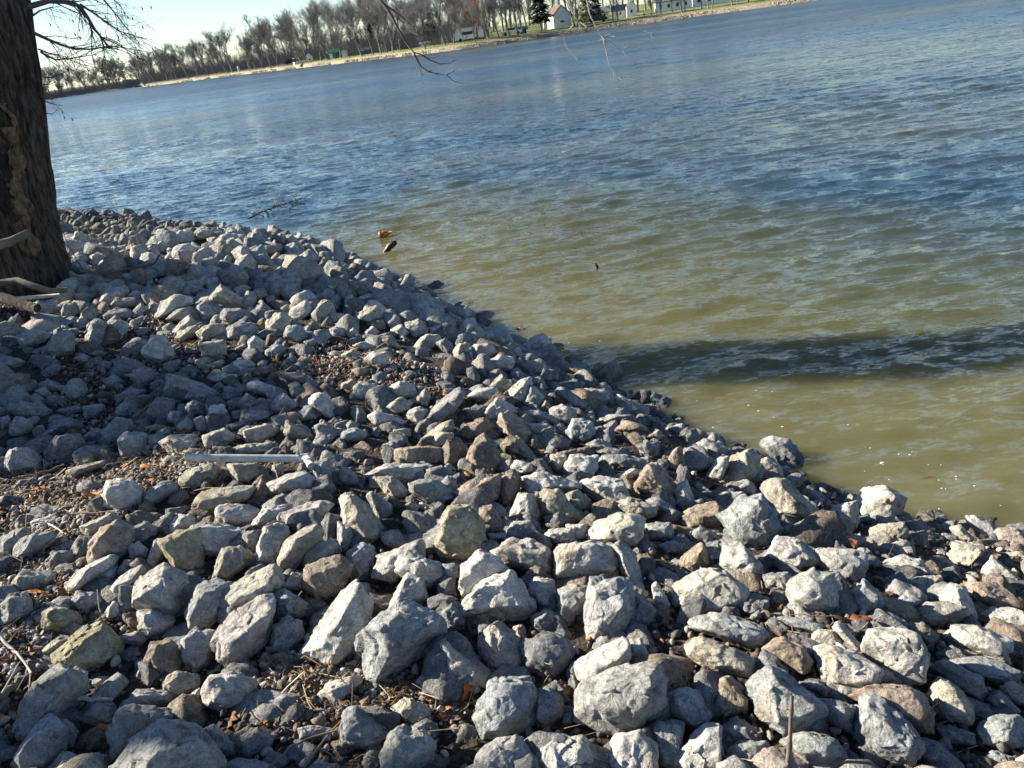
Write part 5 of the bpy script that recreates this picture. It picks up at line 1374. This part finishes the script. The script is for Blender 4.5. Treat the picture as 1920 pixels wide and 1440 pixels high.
stick([(700, 1385), (780, 1375), (860, 1365)], .003, 'thin dry stem between the bottom rocks', mat='weed', seed=10)
stick([(570, 1440), (610, 1385), (650, 1340)], .004, 'thin straw stem leaning up from the bottom edge', mat='weed', seed=12)
stick([(90, 980), (102, 988), (118, 1000)], .005, 'small forked pale twig on the gravel', mat='palet', seed=11, twigs=2)
# fallen limbs at the tree foot
def limb(pts, Y, rad, label, mat='drift', tw=0):
    P = [Vector(p) for p in px_line(pts, Y)]; a = P[0].copy(); mb = MB(); n = len(P); mb.tube([p-a for p in P], [rad*(1-.35*i/n) for i in range(n)], 9)
    if tw: sub_twigs(mb, [p-a for p in P], random.Random(5), tw, .2, rad*.2, 0)
    tag(mb.build('fallen_limb', M[mat], None, True, a), label, 'branch', 'fallen limbs at the foot of the big tree')
limb([(-40, 470), (0, 459), (22, 452), (38, 444), (52, 437)], [6.5, 6.5, 6.6, 6.6, 6.7], .045, 'pale limb leaning on the trunk at the left edge', 'drift')
limb([(-30, 526), (0, 531), (32, 526), (60, 536), (95, 546), (125, 544)], [6.5, 6.5, 6.5, 6.4, 6.4, 6.5], .035, 'grey limb lying against the foot of the trunk')
limb([(-30, 548), (10, 560), (45, 572), (70, 578)], [6.2, 6.1, 6.0, 5.95], .05, 'thick dark log below the trunk foot', 'bark')
limb([(30, 560), (70, 557), (112, 553)], [6.1, 6.15, 6.2], .018, 'straight bleached limb in front of the trunk foot', 'palet')
limb([(150, 508), (200, 512), (255, 502), (290, 494), (299, 478)], [6.9, 6.95, 7.1, 7.2, 7.25], .014, 'thin dark branch lying across rocks right of the trunk', 'twig', 3)
# weeds
def weed(px, py, h, lean, label, seed, n=3):
    a = on(px, py, 0); r = random.Random(seed); mb = MB()
    for i in range(n):
        q = Vector((r.gauss(0, .05), r.gauss(0, .05), 0)); d = Vector((lean+r.gauss(0, .12), r.gauss(0, .1), 1)); P = [q+d*h*t*r.uniform(.9, 1.05)+Vector((math.sin(t*3+i)*.02, 0, 0)) for t in (0, .3, .6, 1)]; mb.tube(P, [.004, .0035, .003, .0015], 4); sub_twigs(mb, P[1:], r, 4, h*.16, .0014, 0, 0, 1)
    tag(mb.build('weed_stems', M['weed'], None, False, a), label, 'weed', 'dry weeds by the tree')
for i, (x, y, h, l, lb) in enumerate([(205, 490, .75, -.28, 'dry weed stalks nearest the trunk'), (228, 495, .85, -.2, 'tall dry weed stalks leaning left over the rocks'), (240, 498, .5, -.05, 'low dry weed tuft between the taller stalks'), (258, 486, .8, -.1, 'tall thin weed stalks reaching over the water line'), (275, 488, .45, .05, 'short weed stalks right of the taller ones'), (172, 520, .6, -.2, 'bent weed stalks in the shade right of the trunk')]): weed(x, y, h, l, lb, i)
# twiggy branch cluster poking out of the water
def snag2():
    a = Vector(at(505, 395, 0)); r = random.Random(3); mb = MB()
    P = [Vector(at(x, y, z))-a for x, y, z in ((462, 412, -.02), (490, 398, .06), (515, 388, .10), (540, 380, .08), (565, 374, .0))]; mb.tube(P, [.016, .014, .011, .008, .004], 6); sub_twigs(mb, P, r, 30, .40, .006, 1)
    tag(mb.build('sunken_branch', M['wetwood'], None, True, a), 'dark twiggy branch poking out of the water beyond the rocks', 'branch')
snag2()
def bottle():
    a = Vector(at(723, 443, 0)); a.z = .035; o = empty('floating_bottle', a, 'amber bottle floating on the water off the rock point', 'bottle', None, .1); d = Vector((1, .1, .0)); P = [(-.10, 0, 0), (-.095, 0, .0), (-.02, 0, .0), (.02, 0, .0), (.05, 0, .005), (.075, 0, .01)]
    MB().tube(P, [.03, .052, .055, .05, .024, .02], 14).build('body', M['amber'], o, True); MB().tube([(.076, 0, .01), (.10, 0, .012)], .024, 12).build('cap', M['amber'], o, True); MB().tube([(-.075, 0, 0), (-.05, 0, 0)], .0565, 14, False).build('label_band', M['label'], o, True)
bottle()
def drift():
    a = Vector(at(722, 473, 0)); b = Vector(at(744, 470, .0)); b.z = .13; d = b-a; mb = MB(); mb.tube([d*-.25+Vector((0, 0, -.03)), d*.0, d*.5+Vector((0, 0, .012)), d*.95, d*1.0+Vector((.01, 0, .02))], [.02, .035, .05, .048, .02], 9); tag(mb.build('driftwood', M['wetwood'], None, True, a), 'dark broken driftwood sticking up beside the amber bottle', 'driftwood')
drift()
def stub():
    a = Vector(at(1118, 503, 0)); mb = MB(); mb.tube([(0, 0, -.03), (.01, 0, .02), (0, .01, .06)], [.025, .022, .008], 7); sub_twigs(mb, [(0, 0, 0), (0, 0, .06)], random.Random(2), 3, .05, .005, 0); tag(mb.build('wood_stub', M['wetwood'], None, True, a), 'small dark stub of wood poking out of open water', 'wood stub')
stub()
r = random.Random(14); k = 0
FL = [(986, 548, 'pair of curled brown leaves floating side by side mid-water', 2), (1158, 562, 'brown leaf afloat right of the paired leaves', 1), (1240, 540, 'leaf afloat farthest right beyond the paired leaves', 1), (870, 480, 'faint leaf afloat level with the driftwood', 1), (797, 481, 'dark leaf afloat nearest the driftwood', 1), (884, 519, 'leaf afloat above the isolated tan rock', 1), (1284, 545, 'small leaf afloat beyond the others', 1), (1070, 500, 'leaf afloat left of the wood stub', 1), (1350, 752, 'dark leaf patch afloat by the shaded rocks', 2), (1742, 903, 'dark leaf afloat near the right rocks', 1), (1610, 720, 'orange-brown leaf afloat over the olive shallows', 1)]
for x, y, lb, n in FL:
    a = at(x, y, 0); vs, fs, of = [], [], 0
    for i in range(n):
        V, Fc = lv_[r.randrange(14)]; vs.append(V*np.array([.04, .04, .014])+np.array([i*.08, i*.03, .028])); fs.append(Fc+of); of += len(V)
    V = np.concatenate(vs); o = link('floating_leaf', mesh_np('floating_leaf', V, np.concatenate(fs), M['leaf'], attrs={'tone': np.tile(np.array([.12, .07, .035])*r.uniform(.5, 1.3), (len(V), 1))}), loc=a); tag(o, lb, 'leaf', 'leaves afloat off the rocks')
# fallen leaves one can pick out on the rocks
for i, (x, y, lb) in enumerate([(78, 918, 'bright orange leaf on gravel at the left edge'), (172, 924, 'long orange leaf beside the round white rock'), (66, 1110, 'bright orange leaf on a rock at far left'), (880, 1290, 'brown leaf standing beside the stem litter'), (1598, 1015, 'rust-red leaf wedged under the white block'), (425, 975, 'small orange leaf on pale rocks'), (280, 870, 'rust-orange leaves below the pipe end'), (1618, 1158, 'brown leaf between shaded rocks at right')]):
    a = on(x, y, .05); V, Fc = lv_[i]; V = V*.042*np.array([1, 1, 1.2]); V = V@rot(np.random.default_rng(i+40)).T if i in (3, 4) else V@np.array([[1, 0, .3], [0, 1, .4], [-.3, -.4, 1]]).T
    o = link('fallen_leaf', mesh_np('fallen_leaf', V, Fc, M['leaf'], attrs={'tone': np.tile([.55, .2, .05] if i not in (3, 4, 7) else [.28, .09, .035], (len(V), 1))}), loc=a); tag(o, lb, 'leaf', 'single leaves lying on the rocks')
def foam():
    r = np.random.default_rng(6); vs, fs, of = [], [], 0; U, Fc = ico(2)
    for i in range(75):
        px = r.uniform(700, 1920); py = 480+(px-700)*.40+r.exponential(70)+r.normal()*14-40
        if py < 440: continue
        P = at(px, py, 0); d = float(shore_d(P[0], P[1]))
        if d > -.1: continue
        q = r.uniform(.002, .0042)*(2 if r.random() < .06 else 1); V = U*np.array([q*r.uniform(1, 2), q, q*.5])+P+np.array([0, 0, .012+r.uniform(0, .02)]); vs.append(V); fs.append(Fc+of); of += len(V)
    tag(link('foam_specks', mesh_np('foam_specks', np.concatenate(vs), np.concatenate(fs), M['foam'])), 'white specks of foam drifting near the rocks', 'foam', kind='stuff')
foam()
